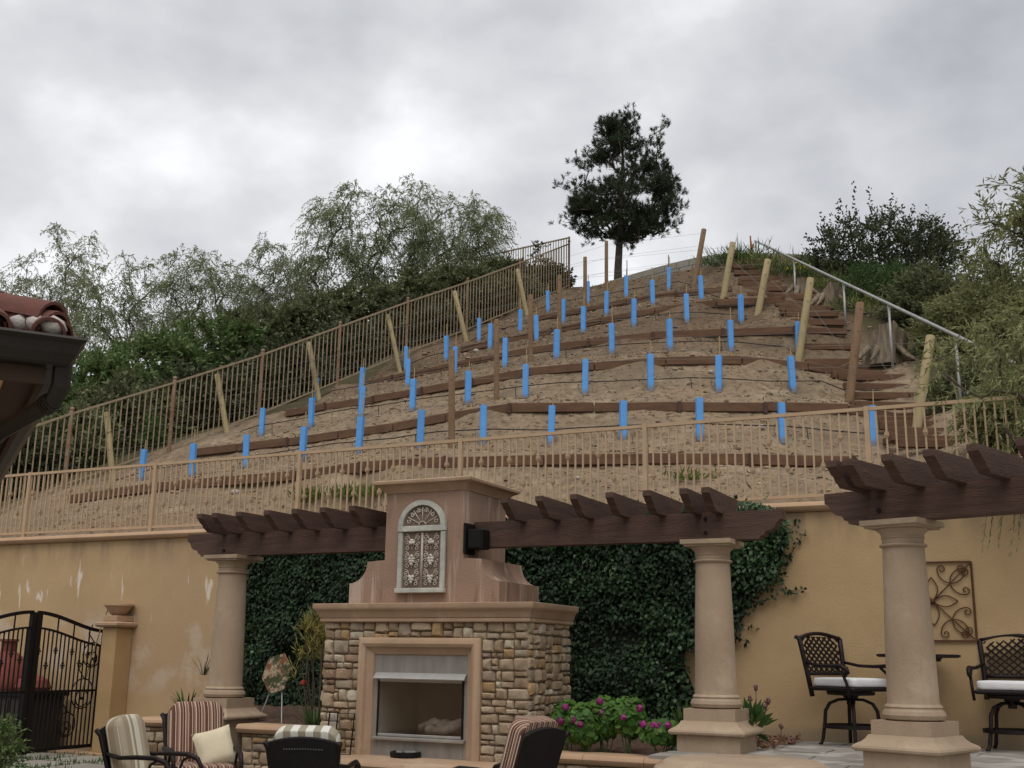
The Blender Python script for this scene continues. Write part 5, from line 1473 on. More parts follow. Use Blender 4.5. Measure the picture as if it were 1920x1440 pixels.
MB().lathe([(.001, zt_ - .02), (.36, zt_ - .02), (.385, zt_ - .01), (.385, zt_ + .008), (.36, zt_ + .012), (.001, zt_ + .012)], (ctb[0], ctb[1], 0), 36).build('tabletop', M_cast, tb, smooth=35)
MB().lathe([(.001, zt_ - .06), (.2, zt_ - .055), (.22, zt_ - .021), (.001, zt_ - .021)], (ctb[0], ctb[1], 0), 20).build('apron', M_cast, tb, smooth=35)
MB().lathe([(.2, FLOOR + .005), (.19, FLOOR + .03), (.05, FLOOR + .07), (.035, FLOOR + .2), (.05, FLOOR + .45), (.035, zt_ - .15), (.06, zt_ - .061)], (ctb[0], ctb[1], 0), 20).build('pedestal', M_cast, tb, smooth=40)

# ================================================================== PATIO CHAIRS
br = [(0, (.10, .042, .030)), (.10, (.52, .42, .30)), (.14, (.17, .085, .062)), (.26, (.30, .19, .145)), (.34, (.58, .49, .37)), (.39, (.13, .055, .04)), (.52, (.40, .29, .21)), (.57, (.10, .042, .030)), (.68, (.56, .46, .34)), (.73, (.22, .12, .09)), (.86, (.48, .37, .27)), (.91, (.14, .06, .045))]
M_sbr = mat('brown_striped_fabric', (1, 1, 1), (.82, .82, .82), 8, .95, .15, 60, extra=stripes(br, .155, 0))
be = [(0, (.33, .27, .185)), (.25, (.62, .57, .46)), (.38, (.30, .245, .165)), (.5, (.62, .57, .46)), (.78, (.40, .34, .245))]
M_sbe = mat('beige_striped_fabric', (1, 1, 1), (.85, .85, .85), 8, .95, .15, 60, extra=stripes(be, .25, 0, .1))
bw_ = [(0, (.62, .60, .54)), (.5, (.30, .265, .195))]
M_sbw = mat('white_tan_striped_fabric', (1, 1, 1), (.85, .85, .85), 8, .95, .15, 60, extra=stripes(bw_, .125, 0, .2))
M_sbr2 = mat('brown_striped_fabric_back', (1, 1, 1), (.82, .82, .82), 8, .95, .15, 60, extra=stripes(br, .155, 0, 0, 1.0))
M_sbe2 = mat('beige_striped_fabric_back', (1, 1, 1), (.85, .85, .85), 8, .95, .15, 60, extra=stripes(be, .25, 0, .1, 1.0))
BACKF = {'brown_striped_fabric': M_sbr2, 'beige_striped_fabric': M_sbe2}
M_weave = mat('black_woven_back', (.012, .010, .010), (.006, .005, .005), 60, .8, .6, 120)
M_pil = mat('cream_pillow', (.66, .58, .42), (.56, .49, .35), 5, .95, .2, 40)
M_pip = mat('cream_piping', (.6, .55, .44), None, 5, .9)
def make_chair(loc, face, label, fabric, top=1.03, w=.56, slots=False, dip=True):
    rz = math.atan2(face[1], face[0]) + math.pi / 2
    t = thing('patio_chair', (0, 0, 0), label, 'chair')
    zs = .40; th = R(17)
    bkM = Matrix.Translation((0, .30, zs + .03)) @ Matrix.Rotation(-th, 4, 'X')      # local z up along the back
    def bp(x, y, z): return np.array(bkM @ Vector((x, y, z)))
    L_ = (top - zs - .03) / math.cos(th)
    # woven back panel with a bowed top
    poly = [(-w * .44, 0)] + [(w * .5 * q, (L_ - .07) + .045 * (1 - q * q)) for q in np.linspace(-1, 1, 11)] + [(w * .44, 0)]
    o = np.array(bkM @ Vector((0, .03, 0))); axx = np.array([1.0, 0, 0]); azz = np.array((bkM.to_3x3() @ Vector((0, 0, 1)))); ayy = np.array((bkM.to_3x3() @ Vector((0, 1, 0))))
    bp_ = MB().prism(poly, o, axx, azz, ayy * .035).build('back_panel', M_weave, t)
    for s_ in (-1, 1):
        MB().tube([bp(s_ * w * .44, .045, -.08), bp(s_ * w * .46, .045, L_ * .3), bp(s_ * w * .5, .05, L_ - .12), bp(s_ * w * .53, .075, L_ - .06)], [.022, .02, .02, .022], 8).build('back_post', M_cast, t, smooth=True)
    if slots:
        m = MB()
        for k_ in range(-7, 8): m.box(o + axx * k_ * .022 + azz * (L_ - .115 - abs(k_) * .0006) + ayy * .037, (.006, .003, .005), axx, ayy, azz)
        m.build('slot', mat('slot_grey', (.12, .12, .12), None, 5, .8), bp_)
    # back cushion
    m = MB(); Mc = bkM @ Matrix.Translation((0, -.065, L_ / 2 + .005)) @ Matrix.Rotation(R(90), 4, 'X')
    pillow(m, w * .94, L_ + .02, .14, .11, Mc, puff=.12); pass
    m.build('back_cushion', BACKF.get(fabric.name, fabric), t, smooth=True)
    m = MB()
    for yy in (-.055, .055):
        out = []
        wq, hq, rc = w * .94 * .97, L_ + .0, .11
        for (cx_, cy_, a0) in ((wq / 2 - rc, hq / 2 - rc, 0), (-wq / 2 + rc, hq / 2 - rc, 90), (-wq / 2 + rc, -hq / 2 + rc, 180), (wq / 2 - rc, -hq / 2 + rc, 270)):
            for k_ in range(7): a = R(a0 + 15 * k_); out.append(np.array(bkM @ Vector((cx_ + rc * math.cos(a), -.065 + yy, L_ / 2 + .005 + cy_ + rc * math.sin(a)))))
        m.tube(out + [out[0]], .007, 5, False)
    m.build('piping', M_pip, t, smooth=True)
    m = MB(); pillow(m, w * .98, .56, .13, .08, Matrix.Translation((0, -.02, zs + .03)), puff=.08); m.build('seat_cushion', fabric, t, smooth=True)
    m = MB(); m.cbox((0, -.02, zs - .055), (w * .48, .27, .022), ch=.01); m.build('seat_frame', M_cast, t)
    for s_ in (-1, 1):
        x = s_ * (w * .5 + .035)
        pts = [bp(s_ * w * .47, .03, .24), (x, .22, zs + .225), (x, .05, zs + .235), (x, -.14, zs + .235), (x, -.25, zs + .20), (x, -.30, zs + .12), (x, -.30, zs + .02), (x, -.28, .2), (x, -.31, .02)]
        MB().tube(pts, [.016, .019, .021, .022, .021, .02, .019, .018, .016], 8).build('armrest', M_cast, t, smooth=True)
        pts = [(x, -.17, zs + .22), (x, -.10, zs + .18), (x, -.07, zs + .1), (x, -.10, zs + .02), (x, -.16, zs - .05)]
        MB().tube(pts, .013, 8).build('arm_scroll', M_cast, t, smooth=True)
        MB().tube([(s_ * w * .44, .24, zs - .04), (s_ * w * .46, .29, .2), (s_ * w * .47, .33, .02)], [.018, .017, .015], 8).build('leg', M_cast, t, smooth=True)
    t.location = Vector((loc[0], loc[1], .022)); t.rotation_euler = (0, 0, rz)
    WM[t.name] = Matrix.Translation(t.location) @ Matrix.Rotation(rz, 4, 'Z')
    return t
def chair_at(px, py, z, face, **kw):
    f_ = unit(np.array([face[0], face[1], 0])); P = atz(px, py, z); P = P + f_ * .42; return (P[0], P[1]), f_
for px, py, z, face, lab, fab, kw in (
    (226, 1356, .92, (.95, -.31), 'patio chair with wide beige striped cushion facing right, nearest the gate', M_sbe, dict(w=.42)),
    (366, 1330, 1.0, (.45, -.89), 'patio chair with brown striped cushions and a cream pillow', M_sbr, dict(w=.56)),
    (572, 1380, .90, (.06, 1), 'patio chair seen from behind with a black woven back', M_sbw, dict(slots=True, w=.58)),
    (1008, 1362, 1.0, (-.80, .60), 'patio chair with brown striped cushion turned away, right of the hearth', M_sbr, {})):
    P, f_ = chair_at(px, py, z, face)
    ch_ = make_chair(P, f_, lab, fab, top=z + .01, **kw)
    if 'cream pillow' in lab:
        Mw = WM[ch_.name]
        tp = thing('throw_pillow', Mw @ Vector((.06, .02, .50)), 'square cream throw pillow leaning on the brown striped chair', 'pillow')
        m = MB(); Mp = Mw @ Matrix.Translation((.13, .03, .64)) @ Matrix.Rotation(R(-14), 4, 'Y') @ Matrix.Rotation(R(66), 4, 'X')
        n_ = 10; top_, bot_ = [], []
        g = {}
        vs = []
        for sgn in (1, -1):
            for i in range(n_ + 1):
                for j in range(n_ + 1):
                    u_, v_ = i / n_ * 2 - 1, j / n_ * 2 - 1
                    pin = 1 - .10 * (u_ * u_ * (1 - v_ * v_ * .9) + v_ * v_ * (1 - u_ * u_ * .9)) * .9
                    zz = .075 * ((1 - u_ ** 4) * (1 - v_ ** 4)) ** .6 * sgn
                    vs.append(Mp @ Vector((u_ * .19 * pin, v_ * .19 * pin, zz)))
        fs = []
        for k_ in (0, 1):
            b_ = k_ * (n_ + 1) ** 2
            for i in range(n_):
                for j in range(n_): fs.append((b_ + i * (n_ + 1) + j, b_ + (i + 1) * (n_ + 1) + j, b_ + (i + 1) * (n_ + 1) + j + 1, b_ + i * (n_ + 1) + j + 1))
        m.add(vs, fs).build('cover', M_pil, tp, smooth=True)

# ================================================================== SMALL THINGS
P = atz(760, 1420, hz_)
ds = thing('black_dish', P, 'round black lidded dish on the hearth ledge', 'dish')
MB().lathe([(.001, P[2] + .002), (.14, P[2] + .002), (.152, P[2] + .012), (.152, P[2] + .05), (.146, P[2] + .055), (.13, P[2] + .052), (.12, P[2] + .04), (.001, P[2] + .04)], (P[0], P[1], 0), 32).build('body', M_iron, ds, smooth=35)
m = MB()
for k_ in range(6): m.box((P[0] - .07 + random.uniform(0, .15), P[1] + random.uniform(-.05, .05), P[2] + .05), (.025, .018, .012))
m.build('cover_glass', M_steelb, ds)
# fireplace screen
fs_ = thing('fire_screen', wp(SZ(634, 1400)[0], TF + .14, hz_), 'small dark metal and glass screen leaning left of the fireplace opening', 'fire screen')
a0, a1 = SZ(611, 1400, TF + .12)[0], SZ(658, 1400, TF + .12)[0]; z0_, z1_ = hz_ + .002, SZ(634, 1337, TF + .1)[1]
am = a0 + (a1 - a0) * .45
lean_ = nv * -.05 + UP * (z1_ - z0_)
def sc(a, q, o=0): return wp(a, TF + .13 + o, z0_) + lean_ * q
for (x0, x1, o0, o1) in ((a0, am, .0, .05), (am, a1, .05, .0)):
    m = MB(); m.tube([sc(x0, 0, o0), sc(x0, 1, o0), sc(x1, 1, o1), sc(x1, 0, o1), sc(x0, 0, o0)], .008, 6); m.build('frame', M_iron, fs_)
    MB().add([sc(x0 + .005, .03, o0), sc(x1 - .005, .03, o1), sc(x1 - .005, .97, o1), sc(x0 + .005, .97, o0)], [(0, 1, 2, 3)]).build('pane', M_glass, fs_)
# squirrel ornament on the ledge
P = atz(926, 1422, hz_)
orn = thing('stone_ornament', P, 'small grey stone squirrel ornament at the foot of the fireplace stones', 'ornament')
def remeshed(name, blobs, m_, parent, vox):
    mb = MB()
    for c, r_ in blobs: mb.ico(c, r_, .04)
    o = mb.build(name, m_, parent)
    md = o.modifiers.new('remesh', 'REMESH'); md.mode = 'VOXEL'; md.voxel_size = vox; md.use_smooth_shade = True
    return o
M_orn = mat('grey_cast_stone', (.34, .33, .31), (.20, .195, .185), 14, .95, .4, 60)
x, y, z = P
remeshed('body', [((x, y, z + .05), .062), ((x, y, z + .09), .05), ((x - .01, y, z + .135), .036), ((x - .03, y, z + .13), .02), ((x - .008, y - .014, z + .165), .013), ((x - .008, y + .014, z + .165), .013), ((x - .035, y - .02, z + .085), .018), ((x - .035, y + .02, z + .085), .018), ((x + .05, y, z + .05), .03), ((x + .065, y, z + .09), .032), ((x + .07, y, z + .13), .03), ((x + .055, y, z + .165), .025), ((x - .02, y - .03, z + .02), .026), ((x - .02, y + .03, z + .02), .026)], M_orn, orn, .007)
# hexagonal plaque on legs
tq = 1.55
sH, zHx = onT(521, 1263, tq)
plq = thing('stone_plaque', wp(sH, tq, .8), 'mottled hexagonal plaque on two thin metal legs against the ivy', 'plaque')
def ex_plq(t, tcn, vec, out):
    a = noise(t, tcn.outputs['Object'], 5, 6, .7); b = noise(t, mapped(t, tcn.outputs['Object'], (1, 1, 1), (4, 2, 1)), 5, 6, .7)
    out = rgbmix(t, smooth(t, a.outputs[0], .46, .54), out, (.07, .08, .04))
    return rgbmix(t, smooth(t, b.outputs[0], .53, .6), out, (.26, .10, .05))
M_plq = mat('mottled_plaque', (.60, .47, .34), (.45, .33, .22), 8, .8, .3, 30, extra=ex_plq)
hx = [(.20 * math.cos(R(60 * k_ + 12)), .235 * math.sin(R(60 * k_ + 12))) for k_ in range(6)]
MB().prism(hx, wp(sH, tq, zHx), wv, UP + nv * -.15, nv * .03).build('face', M_plq, plq)
for s_ in (-1, 1): MB().tube([wp(sH + s_ * .08, tq + .01, zHx - .18), wp(sH + s_ * .17, tq + .1, .76)], .009, 6).build('leg', M_galv, plq)
# ================================================================== VEGETATION
def mpp(P): return np.linalg.norm(np.asarray(P) - CAM) / FPX          # metres per photo pixel at P
def skeleton(stems, targets, jit=.12, arc=.15, hug=1.0):
    """stems: polylines that exist first. returns list of (points, radius list)"""
    pos, par = [], []
    chains = []
    for st in stems:
        ids = []
        for k_, p in enumerate(st):
            pos.append(np.array(p, float)); par.append(ids[-1] if ids else -1); ids.append(len(pos) - 1)
        chains.append(ids)
    root_ = pos[0]
    order = np.argsort([np.linalg.norm(t_ - root_) for t_ in targets])
    tips = []
    for oi_ in order:
        T_ = targets[oi_]; A_ = np.array(pos); dT = np.linalg.norm(T_ - root_)
        dd = np.linalg.norm(A_ - T_, axis=1); dr = np.linalg.norm(A_ - root_, axis=1)
        cost = dd + np.where(dr > dT * .95, 5.0, 0) + .35 * np.maximum(0, A_[:, 2] - T_[2] + .1)
        j = int(np.argmin(cost)); p0 = pos[j]; ln_ = np.linalg.norm(T_ - p0)
        ids = [j]; nseg = max(2, min(5, int(ln_ / .35) + 2))
        for k_ in range(1, nseg + 1):
            q = k_ / nseg; p = p0 + (T_ - p0) * q + (rng.normal(size=3) * jit * ln_ * .3 + UP * arc * ln_ * math.sin(math.pi * q)) * (q < 1)
            pos.append(p); par.append(ids[-1]); ids.append(len(pos) - 1)
        chains.append(ids); tips.append(ids[-1])
    cnt = np.zeros(len(pos))
    for tp_ in tips:
        k_ = tp_
        while k_ >= 0: cnt[k_] += 1; k_ = par[k_]
    return pos, chains, np.maximum(cnt, 1), tips
def limbs(name, m_, parent, sk, r0, expo=.5, seg=5, rmax=9):
    pos, chains, cnt, tips = sk; mb = MB()
    for ids in chains:
        if len(ids) < 2: continue
        rr = [min(rmax, r0 * cnt[i] ** expo) for i in ids]; rr[0] = min(rr[0], rr[1] * 1.25)
        if ids[-1] in tips: rr[-1] *= .6
        mb.tube([pos[i] for i in ids], rr, seg)
    return mb.build(name, m_, parent, smooth=True)
def strands(starts, dirs, length, droop, nleaf, ll, lw, spread=.6):
    S_ = np.repeat(np.asarray(starts), nleaf, 0); D = np.repeat(unit(np.asarray(dirs)), nleaf, 0)
    n_ = len(starts); Lr = np.repeat(length * rng.uniform(.5, 1.2, n_), nleaf)[:, None]
    q = np.tile(np.linspace(.08, 1, nleaf), n_)[:, None] + rng.uniform(-.03, .03, (n_ * nleaf, 1))
    P_ = S_ + D * Lr * q * (1 - .35 * droop * q) - UP * droop * Lr * q * q * .9
    tang = D * (1 - .7 * droop * q) - UP * droop * 1.6 * q
    LD = unit(tang) + rng.normal(size=P_.shape) * spread - UP * .5 * droop
    return leafV(P_, LD, ll * rng.uniform(.6, 1.2, len(P_)), lw * rng.uniform(.7, 1.2, len(P_)))
def in_ellipsoid(n_, c, rad, low=-1.0, shell=.45):
    out = []
    while len(out) < n_:
        p = rng.uniform(-1, 1, 3); r_ = np.linalg.norm(p)
        if r_ < 1 and p[2] > low and r_ > shell * rng.random() ** .5: out.append(np.array(c) + p * rad)
    return out
def leafy(name, cat, label, base, crowns, nt, m_leaf, m_wood, ll, lw, nst=6, nleaf=12, slen=.6, droop=.7, r0=.008, stems=None, group=None, low=-1.0, arc=.15, crownname='crown', jit=.12, outward=.5):
    """a tree or shrub: crowns is a list of (centre, radii)"""
    t = thing(name, base, label, cat, group)
    T_ = []
    tot = sum(r_[0] * r_[1] * r_[2] for c, r_ in crowns)
    for c, r_ in crowns: T_ += in_ellipsoid(max(6, int(nt * (r_[0] * r_[1] * r_[2]) / tot)), c, np.array(r_), low)
    if stems is None:
        stems = []
        for k_ in range(3):
            c, r_ = crowns[k_ % len(crowns)]; p1 = np.array(c) - UP * r_[2] * .45 + rng.normal(size=3) * np.array(r_) * .25
            b_ = np.array(base) + rng.normal(size=3) * [.12, .12, 0]; stems.append([b_ - UP * .2, b_ + (p1 - b_) * .4 + rng.normal(size=3) * .06, p1])
    sk = skeleton(stems, T_, jit, arc)
    limbs('trunk', m_wood, t, sk, r0)
    pos, chains, cnt, tips = sk
    st, dr = [], []
    cc = np.mean([c for c, r_ in crowns], axis=0)
    for ids in chains[len(stems):]:
        L_ = len(ids)
        for k_ in range(nst):
            i = ids[-1] if k_ < nst * .6 else ids[random.randint(max(1, L_ - 3), L_ - 1)]
            st.append(pos[i]); dr.append(rng.normal(size=3) * .7 + unit(pos[i] - cc) * outward + UP * .25)
    quads(crownname, strands(st, dr, slen, droop, nleaf, ll, lw), m_leaf, t)
    return t

# ---- trees behind the slope fence, left to right
def bg_tree(px, py, hw, hh, Y, bpx, bpy_, label, m_leaf, nt, crowns_px=None, droop=.6, slen=.85, nst=10, nleaf=15, ll=.12, lw=.03):
    cr_ = []
    for (x, y, a, b) in (crowns_px or [(px, py, hw, hh)]):
        c = atY(x, y, Y + random.uniform(-.5, .5)); k_ = mpp(c); cr_.append((c, (a * k_, max(a, b) * k_ * .8, b * k_)))
    base = atY(bpx, bpy_, Y); nt = int(nt * 1.35)
    leafy('tree', 'tree', label, base, cr_, nt, m_leaf, M_bark, ll, lw, nst, nleaf, slen, droop, r0=.0078, group='trees beyond the slope fence')
bg_tree(95, 530, 100, 105, 37, 80, 720, 'wispy grey green tree at the far left above the tile roof', M_leafg, 80, [(60, 560, 70, 70), (140, 500, 62, 85), (95, 590, 80, 60), (10, 560, 40, 50)])
bg_tree(230, 570, 80, 95, 36, 245, 690, 'wispy green tree right of the roof corner', M_leafw, 80, [(235, 545, 70, 70), (225, 620, 85, 60), (180, 580, 45, 60)])
bg_tree(370, 550, 80, 90, 36, 365, 660, 'wispy green tree in the middle of the left tree group', M_leafw, 85, [(375, 530, 72, 68), (350, 600, 80, 55), (430, 570, 40, 55)])
bg_tree(520, 540, 80, 95, 37, 500, 640, 'thin pale green tree left of the broad drooping trees', M_leafg, 85, [(525, 520, 72, 75), (500, 590, 75, 50), (560, 545, 40, 60)])
bg_tree(680, 460, 130, 120, 36, 640, 630, 'broad spreading tree with arching bare limbs behind the fence', M_leafw, 150, [(660, 430, 88, 78), (760, 395, 62, 58), (640, 520, 88, 70), (735, 490, 70, 60)])
bg_tree(850, 460, 100, 100, 37, 740, 620, 'drooping tree leaning right, nearest the pine', M_leafw, 120, [(860, 430, 80, 58), (820, 490, 75, 60), (905, 440, 38, 62), (790, 380, 40, 40)])
# ---- shrubs along the outside of the slope fence
sh = [(70, 770, 85, 50, 27, 'b'), (175, 745, 85, 50, 28.5, 'b'), (290, 705, 85, 52, 30, 'b'), (400, 672, 80, 48, 31.5, 'b'), (500, 640, 75, 48, 32.5, 'o'), (600, 622, 75, 45, 33, 'o'), (700, 595, 72, 42, 33.5, 'o'), (790, 570, 62, 40, 34, 'o'), (870, 548, 52, 32, 34.5, 'o'), (945, 532, 42, 24, 36, 'o'),
      (240, 800, 75, 60, 26.2, 'o'), (370, 770, 80, 55, 27.6, 'd'), (520, 720, 80, 50, 29.6, 'd'), (660, 670, 70, 42, 31.0, 'd'), (770, 625, 60, 40, 32.0, 'd'), (130, 860, 80, 60, 24.8, 'o'), (20, 900, 70, 70, 23.4, 'd'), (820, 630, 46, 26, 31.0, 'd'), (900, 594, 46, 28, 32.5, 'd'), (960, 566, 42, 26, 33.8, 'o'), (1022, 545, 34, 22, 35.2, 'd')]
where = ['behind the roof corner', 'just right of the roof corner', 'below the tree right of the roof', 'below the middle trees', 'below the thin pale tree', 'left of the arching tree trunk', 'right of the arching tree trunk', 'below the drooping tree', 'right of the drooping tree', 'near the fence top', 'behind the second fence post', 'behind the third fence post', 'behind the fourth fence post', 'behind the fifth fence post', 'behind the sixth fence post', 'behind the first fence post', 'at the fence foot by the roof', 'behind the seventh fence post', 'below the crest fence', 'low behind the upper fence pickets', 'at the corner of the two fences']
for (x, y, a, b, Y, k_), wr in zip(sh, where):
    c = atY(x, y, Y); q = mpp(c); base = np.array([c[0], c[1], hz(c[0], c[1])])
    base[2] = min(base[2], c[2] - b * q * .8)
    m_, cn = {'b': (M_leafb, 'bright green'), 'o': (M_leafo, 'olive green'), 'd': (M_leafd, 'dark')}[k_]
    leafy('shrub', 'shrub', f'{cn} dense shrub {wr}', base, [(c + UP * 8 * q, (a * q * 1.12, a * q * .8, b * q * 1.15)), (c - UP * b * q * .7, (a * q, a * q * .7, b * q * .9))], 150, m_, M_twig, .15, .075, 9, 11, .5, .2, r0=.006, group='shrubs outside the slope fence', outward=.8)
# small potted-looking young tree by the fence end
c = atY(1010, 478, 34.3); q = mpp(c); b = np.array([c[0], c[1], hz(c[0], c[1])])
leafy('young_tree', 'tree', 'thin young tree with round dark leaves at the end of the fence', b, [(c, (16 * q, 16 * q, 28 * q)), (c - UP * 22 * q, (18 * q, 18 * q, 14 * q))], 14, M_leafd, M_twig, .10, .07, 4, 5, .22, .1, r0=.005)
c = atY(290, 815, 24.2); q = mpp(c)
leafy('young_shrub', 'shrub', 'small light green sapling at the foot of the slope fence', np.array([c[0], c[1], hz(c[0], c[1])]), [(c, (16 * q, 16 * q, 24 * q))], 14, M_leafs, M_twig, .14, .05, 5, 7, .22, .0, r0=.005)

# ---- pine on the crest
PB = on_hill(1158, 524, 28, 36); PB = atY(1158, 526, 32.9); PB[2] = hz(PB[0], PB[1])
kq = mpp(PB + UP * 2)
pine = thing('pine_tree', PB, 'dark pine tree standing alone on the crest of the hill', 'tree')
trunk = [PB - UP * .3] + [atY(x_, y_, PB[1]) for x_, y_ in ((1159, 500), (1161, 465), (1162, 440), (1163, 415), (1164, 390), (1166, 360), (1167, 330), (1168, 300), (1167, 275), (1165, 250), (1161, 224))]
envL = [(203, 1152), (240, 1135), (280, 1122), (305, 1105), (318, 1068), (350, 1062), (380, 1072), (410, 1082), (440, 1082), (452, 1110), (462, 1180)]
envR = [(203, 1166), (240, 1190), (262, 1200), (300, 1238), (318, 1235), (345, 1268), (372, 1278), (395, 1258), (425, 1245), (445, 1222), (462, 1205)]
T_ = []
while len(T_) < 560:
    y = 220 + 232 * random.random() ** .85; xl = np.interp(y, *zip(*envL)); xr = np.interp(y, *zip(*envR))
    x = xl + (xr - xl) * (.5 + .5 * math.copysign(abs(random.uniform(-1, 1)) ** .85, random.uniform(-1, 1))); hwid = (xr - xl) / 2
    u_ = (x - (xl + xr) / 2) / hwid
    dep = random.uniform(-1, 1) * hwid * kq * math.sqrt(max(0, 1 - u_ * u_)) * .95
    if any((x - gx) ** 2 / ga_ ** 2 + (y - gy) ** 2 / gb_ ** 2 < 1 for gx, gy, ga_, gb_ in ((1150, 328, 16, 11), (1105, 346, 14, 8), (1180, 402, 18, 9), (1140, 408, 20, 7), (1218, 298, 12, 14), (1135, 448, 18, 12), (1190, 440, 20, 7), (1098, 412, 24, 9), (1130, 290, 8, 8), (1195, 350, 10, 8)) if random.random() < .75): continue
    c_ = atY(x, y, PB[1] + dep)
    for k_ in range(5): T_.append(c_ + rng.normal(size=3) * [.19, .19, .08])
T_ += [atY(x, y, PB[1]) for x, y in ((1250, 233), (1246, 240), (1230, 248), (1232, 262), (1215, 275))]
sk = skeleton([trunk[2:]], T_, .10, -.02)
pos, chains, cnt, tips = sk
mb = MB()
for ids in chains[1:]:
    rr = [min(.035, .0075 * cnt[i] ** .5) for i in ids]; rr[0] = min(rr[0], rr[1] * 1.2); mb.tube([pos[i] for i in ids], rr, 5)
mb.build('branches', M_barkp, pine, smooth=True)
MB().tube(trunk, list(np.interp(np.linspace(0, 1, len(trunk)), [0, .1, .5, 1], [.14, .115, .075, .012])), 12).build('trunk', M_barkp, pine, smooth=True)
tf_, td_ = [], []
for ids in chains[1:]:
    for k_ in range(6):
        i = ids[-1] if k_ < 5 else ids[random.randint(max(1, len(ids) - 3), len(ids) - 1)]
        off = rng.normal(size=3) * [.09, .09, .06]; tf_.append(pos[i] + off); td_.append(unit(off * .8 + UP * .16 + rng.normal(size=3) * .05))
tf_, td_ = np.array(tf_), np.array(td_); nn_ = 26
Pn = np.repeat(tf_, nn_, 0) + np.repeat(td_, nn_, 0) * rng.uniform(0, .12, (len(tf_) * nn_, 1))
Dn = np.repeat(td_, nn_, 0) + rng.normal(size=(len(tf_) * nn_, 3)) * .55
quads('crown', leafV(Pn, Dn, rng.uniform(.09, .17, len(Pn)), .016), M_needle, pine)

# ---- right side shrubs and trees
def rshrub(name, lab, px, py, hw, hh, Y, m_, nt, ll, lw, **kw):
    c = atY(px, py, Y); q = mpp(c); base = np.array([c[0], c[1], min(hz(c[0], c[1]), c[2] - hh * q * .6)])
    return leafy(name, 'shrub' if name == 'shrub' else 'tree', lab, base, [(c, (hw * q, hw * q * .7, hh * q))], nt, m_, M_twig, ll, lw, **kw)
c = atY(1660, 500, 27.5); q = mpp(c); base = np.array([c[0], c[1], hz(c[0], c[1])])
dsh = leafy('shrub', 'shrub', 'tall dark shrub with upright shoots at the top right of the slope', base, [(c, (125 * q, 95 * q, 95 * q)), (c + np.array([60 * q, 0, -20 * q]), (85 * q, 70 * q, 90 * q))], 230, M_leafd, M_twig, .085, .05, nst=10, nleaf=12, slen=.42, droop=-.15, r0=.006, outward=.5)
st, dr = [], []
for (x, y, yb) in ((1515, 440, 500), (1540, 400, 480), (1570, 375, 470), (1600, 345, 470), (1632, 352, 470), (1655, 385, 470), (1672, 365, 470), (1712, 385, 480), (1735, 405, 490), (1765, 425, 500), (1690, 410, 480), (1590, 420, 480), (1780, 440, 510), (1555, 430, 490)):
    a = atY(1640 + (x - 1640) * .8, yb, 27.4 + random.uniform(-.6, .6)); b_ = atY(x, y, 27.4)
    for k_ in range(40):
        f_ = k_ / 39; st.append(a + (b_ - a) * f_ + rng.normal(size=3) * .03); dr.append(rng.normal(size=3) + UP * .6)
st = np.repeat(np.array(st), 4, 0); dr = np.repeat(np.array(dr), 4, 0) + rng.normal(size=(len(st), 3)) * .5
quads('shoots', leafV(st, dr, rng.uniform(.05, .1, len(st)), .04), M_leafd, dsh)
rshrub('shrub', 'soft bright green shrub in front of the dark upright one', 1640, 548, 66, 46, 25.5, M_leafs, 110, .07, .03, nst=9, nleaf=10, slen=.32, droop=.0, r0=.004)
rshrub('shrub', 'low dark shrub between the handrail and the tall dark shrub', 1530, 500, 38, 24, 28.2, M_leafd, 45, .06, .03, nst=8, nleaf=9, slen=.28, droop=0, r0=.004)
rshrub('shrub', 'olive green shrub beside the large stump', 1752, 588, 78, 72, 23, M_leafo, 190, .11, .045, nst=9, nleaf=12, slen=.45, droop=.1, r0=.005)
rshrub('shrub', 'grey green thicket below the end of the handrail', 1850, 640, 110, 85, 20.8, M_leafe, 240, .11, .036, nst=9, nleaf=12, slen=.45, droop=.2, r0=.005)
rshrub('shrub', 'dark undergrowth beside the lower steps', 1845, 745, 90, 55, 18.2, M_leafo, 170, .09, .04, nst=8, nleaf=10, slen=.35, droop=.2, r0=.004)
rshrub('shrub', 'yellowish green shrub above the fence end at the right edge', 1890, 775, 60, 62, 15.2, M_leafe, 150, .12, .026, nst=7, nleaf=12, slen=.4, droop=.3, r0=.004)
# willow-leaved tree at the right edge: limbs reach into the picture over the steps
c = atY(1925, 470, 21); q = mpp(c)
leafy('tree', 'tree', 'open grey green tree with crooked limbs at the right edge', np.array([c[0] + 1.2, c[1], hz(c[0] + 1.2, c[1])]), [(c, (105 * q, 90 * q, 130 * q)), (c + np.array([.9, 0, .5]), (90 * q, 90 * q, 140 * q))], 190, M_leafe, M_bark, .15, .034, nst=8, nleaf=11, slen=.5, droop=.25, r0=.011)
c = atY(1905, 700, 10.6); q = mpp(c); b = np.array([c[0] + 1.1, c[1] + .1, FLOOR])
leafy('tree', 'tree', 'wispy olive leaved tree hanging over the right end of the fence', b, [(c, (135 * q, 110 * q, 105 * q)), (c + np.array([.75, .1, .45]), (170 * q, 130 * q, 110 * q))], 120, M_leafe, M_twig, .085, .016, nst=6, nleaf=13, slen=.36, droop=.45, r0=.005, jit=.3)
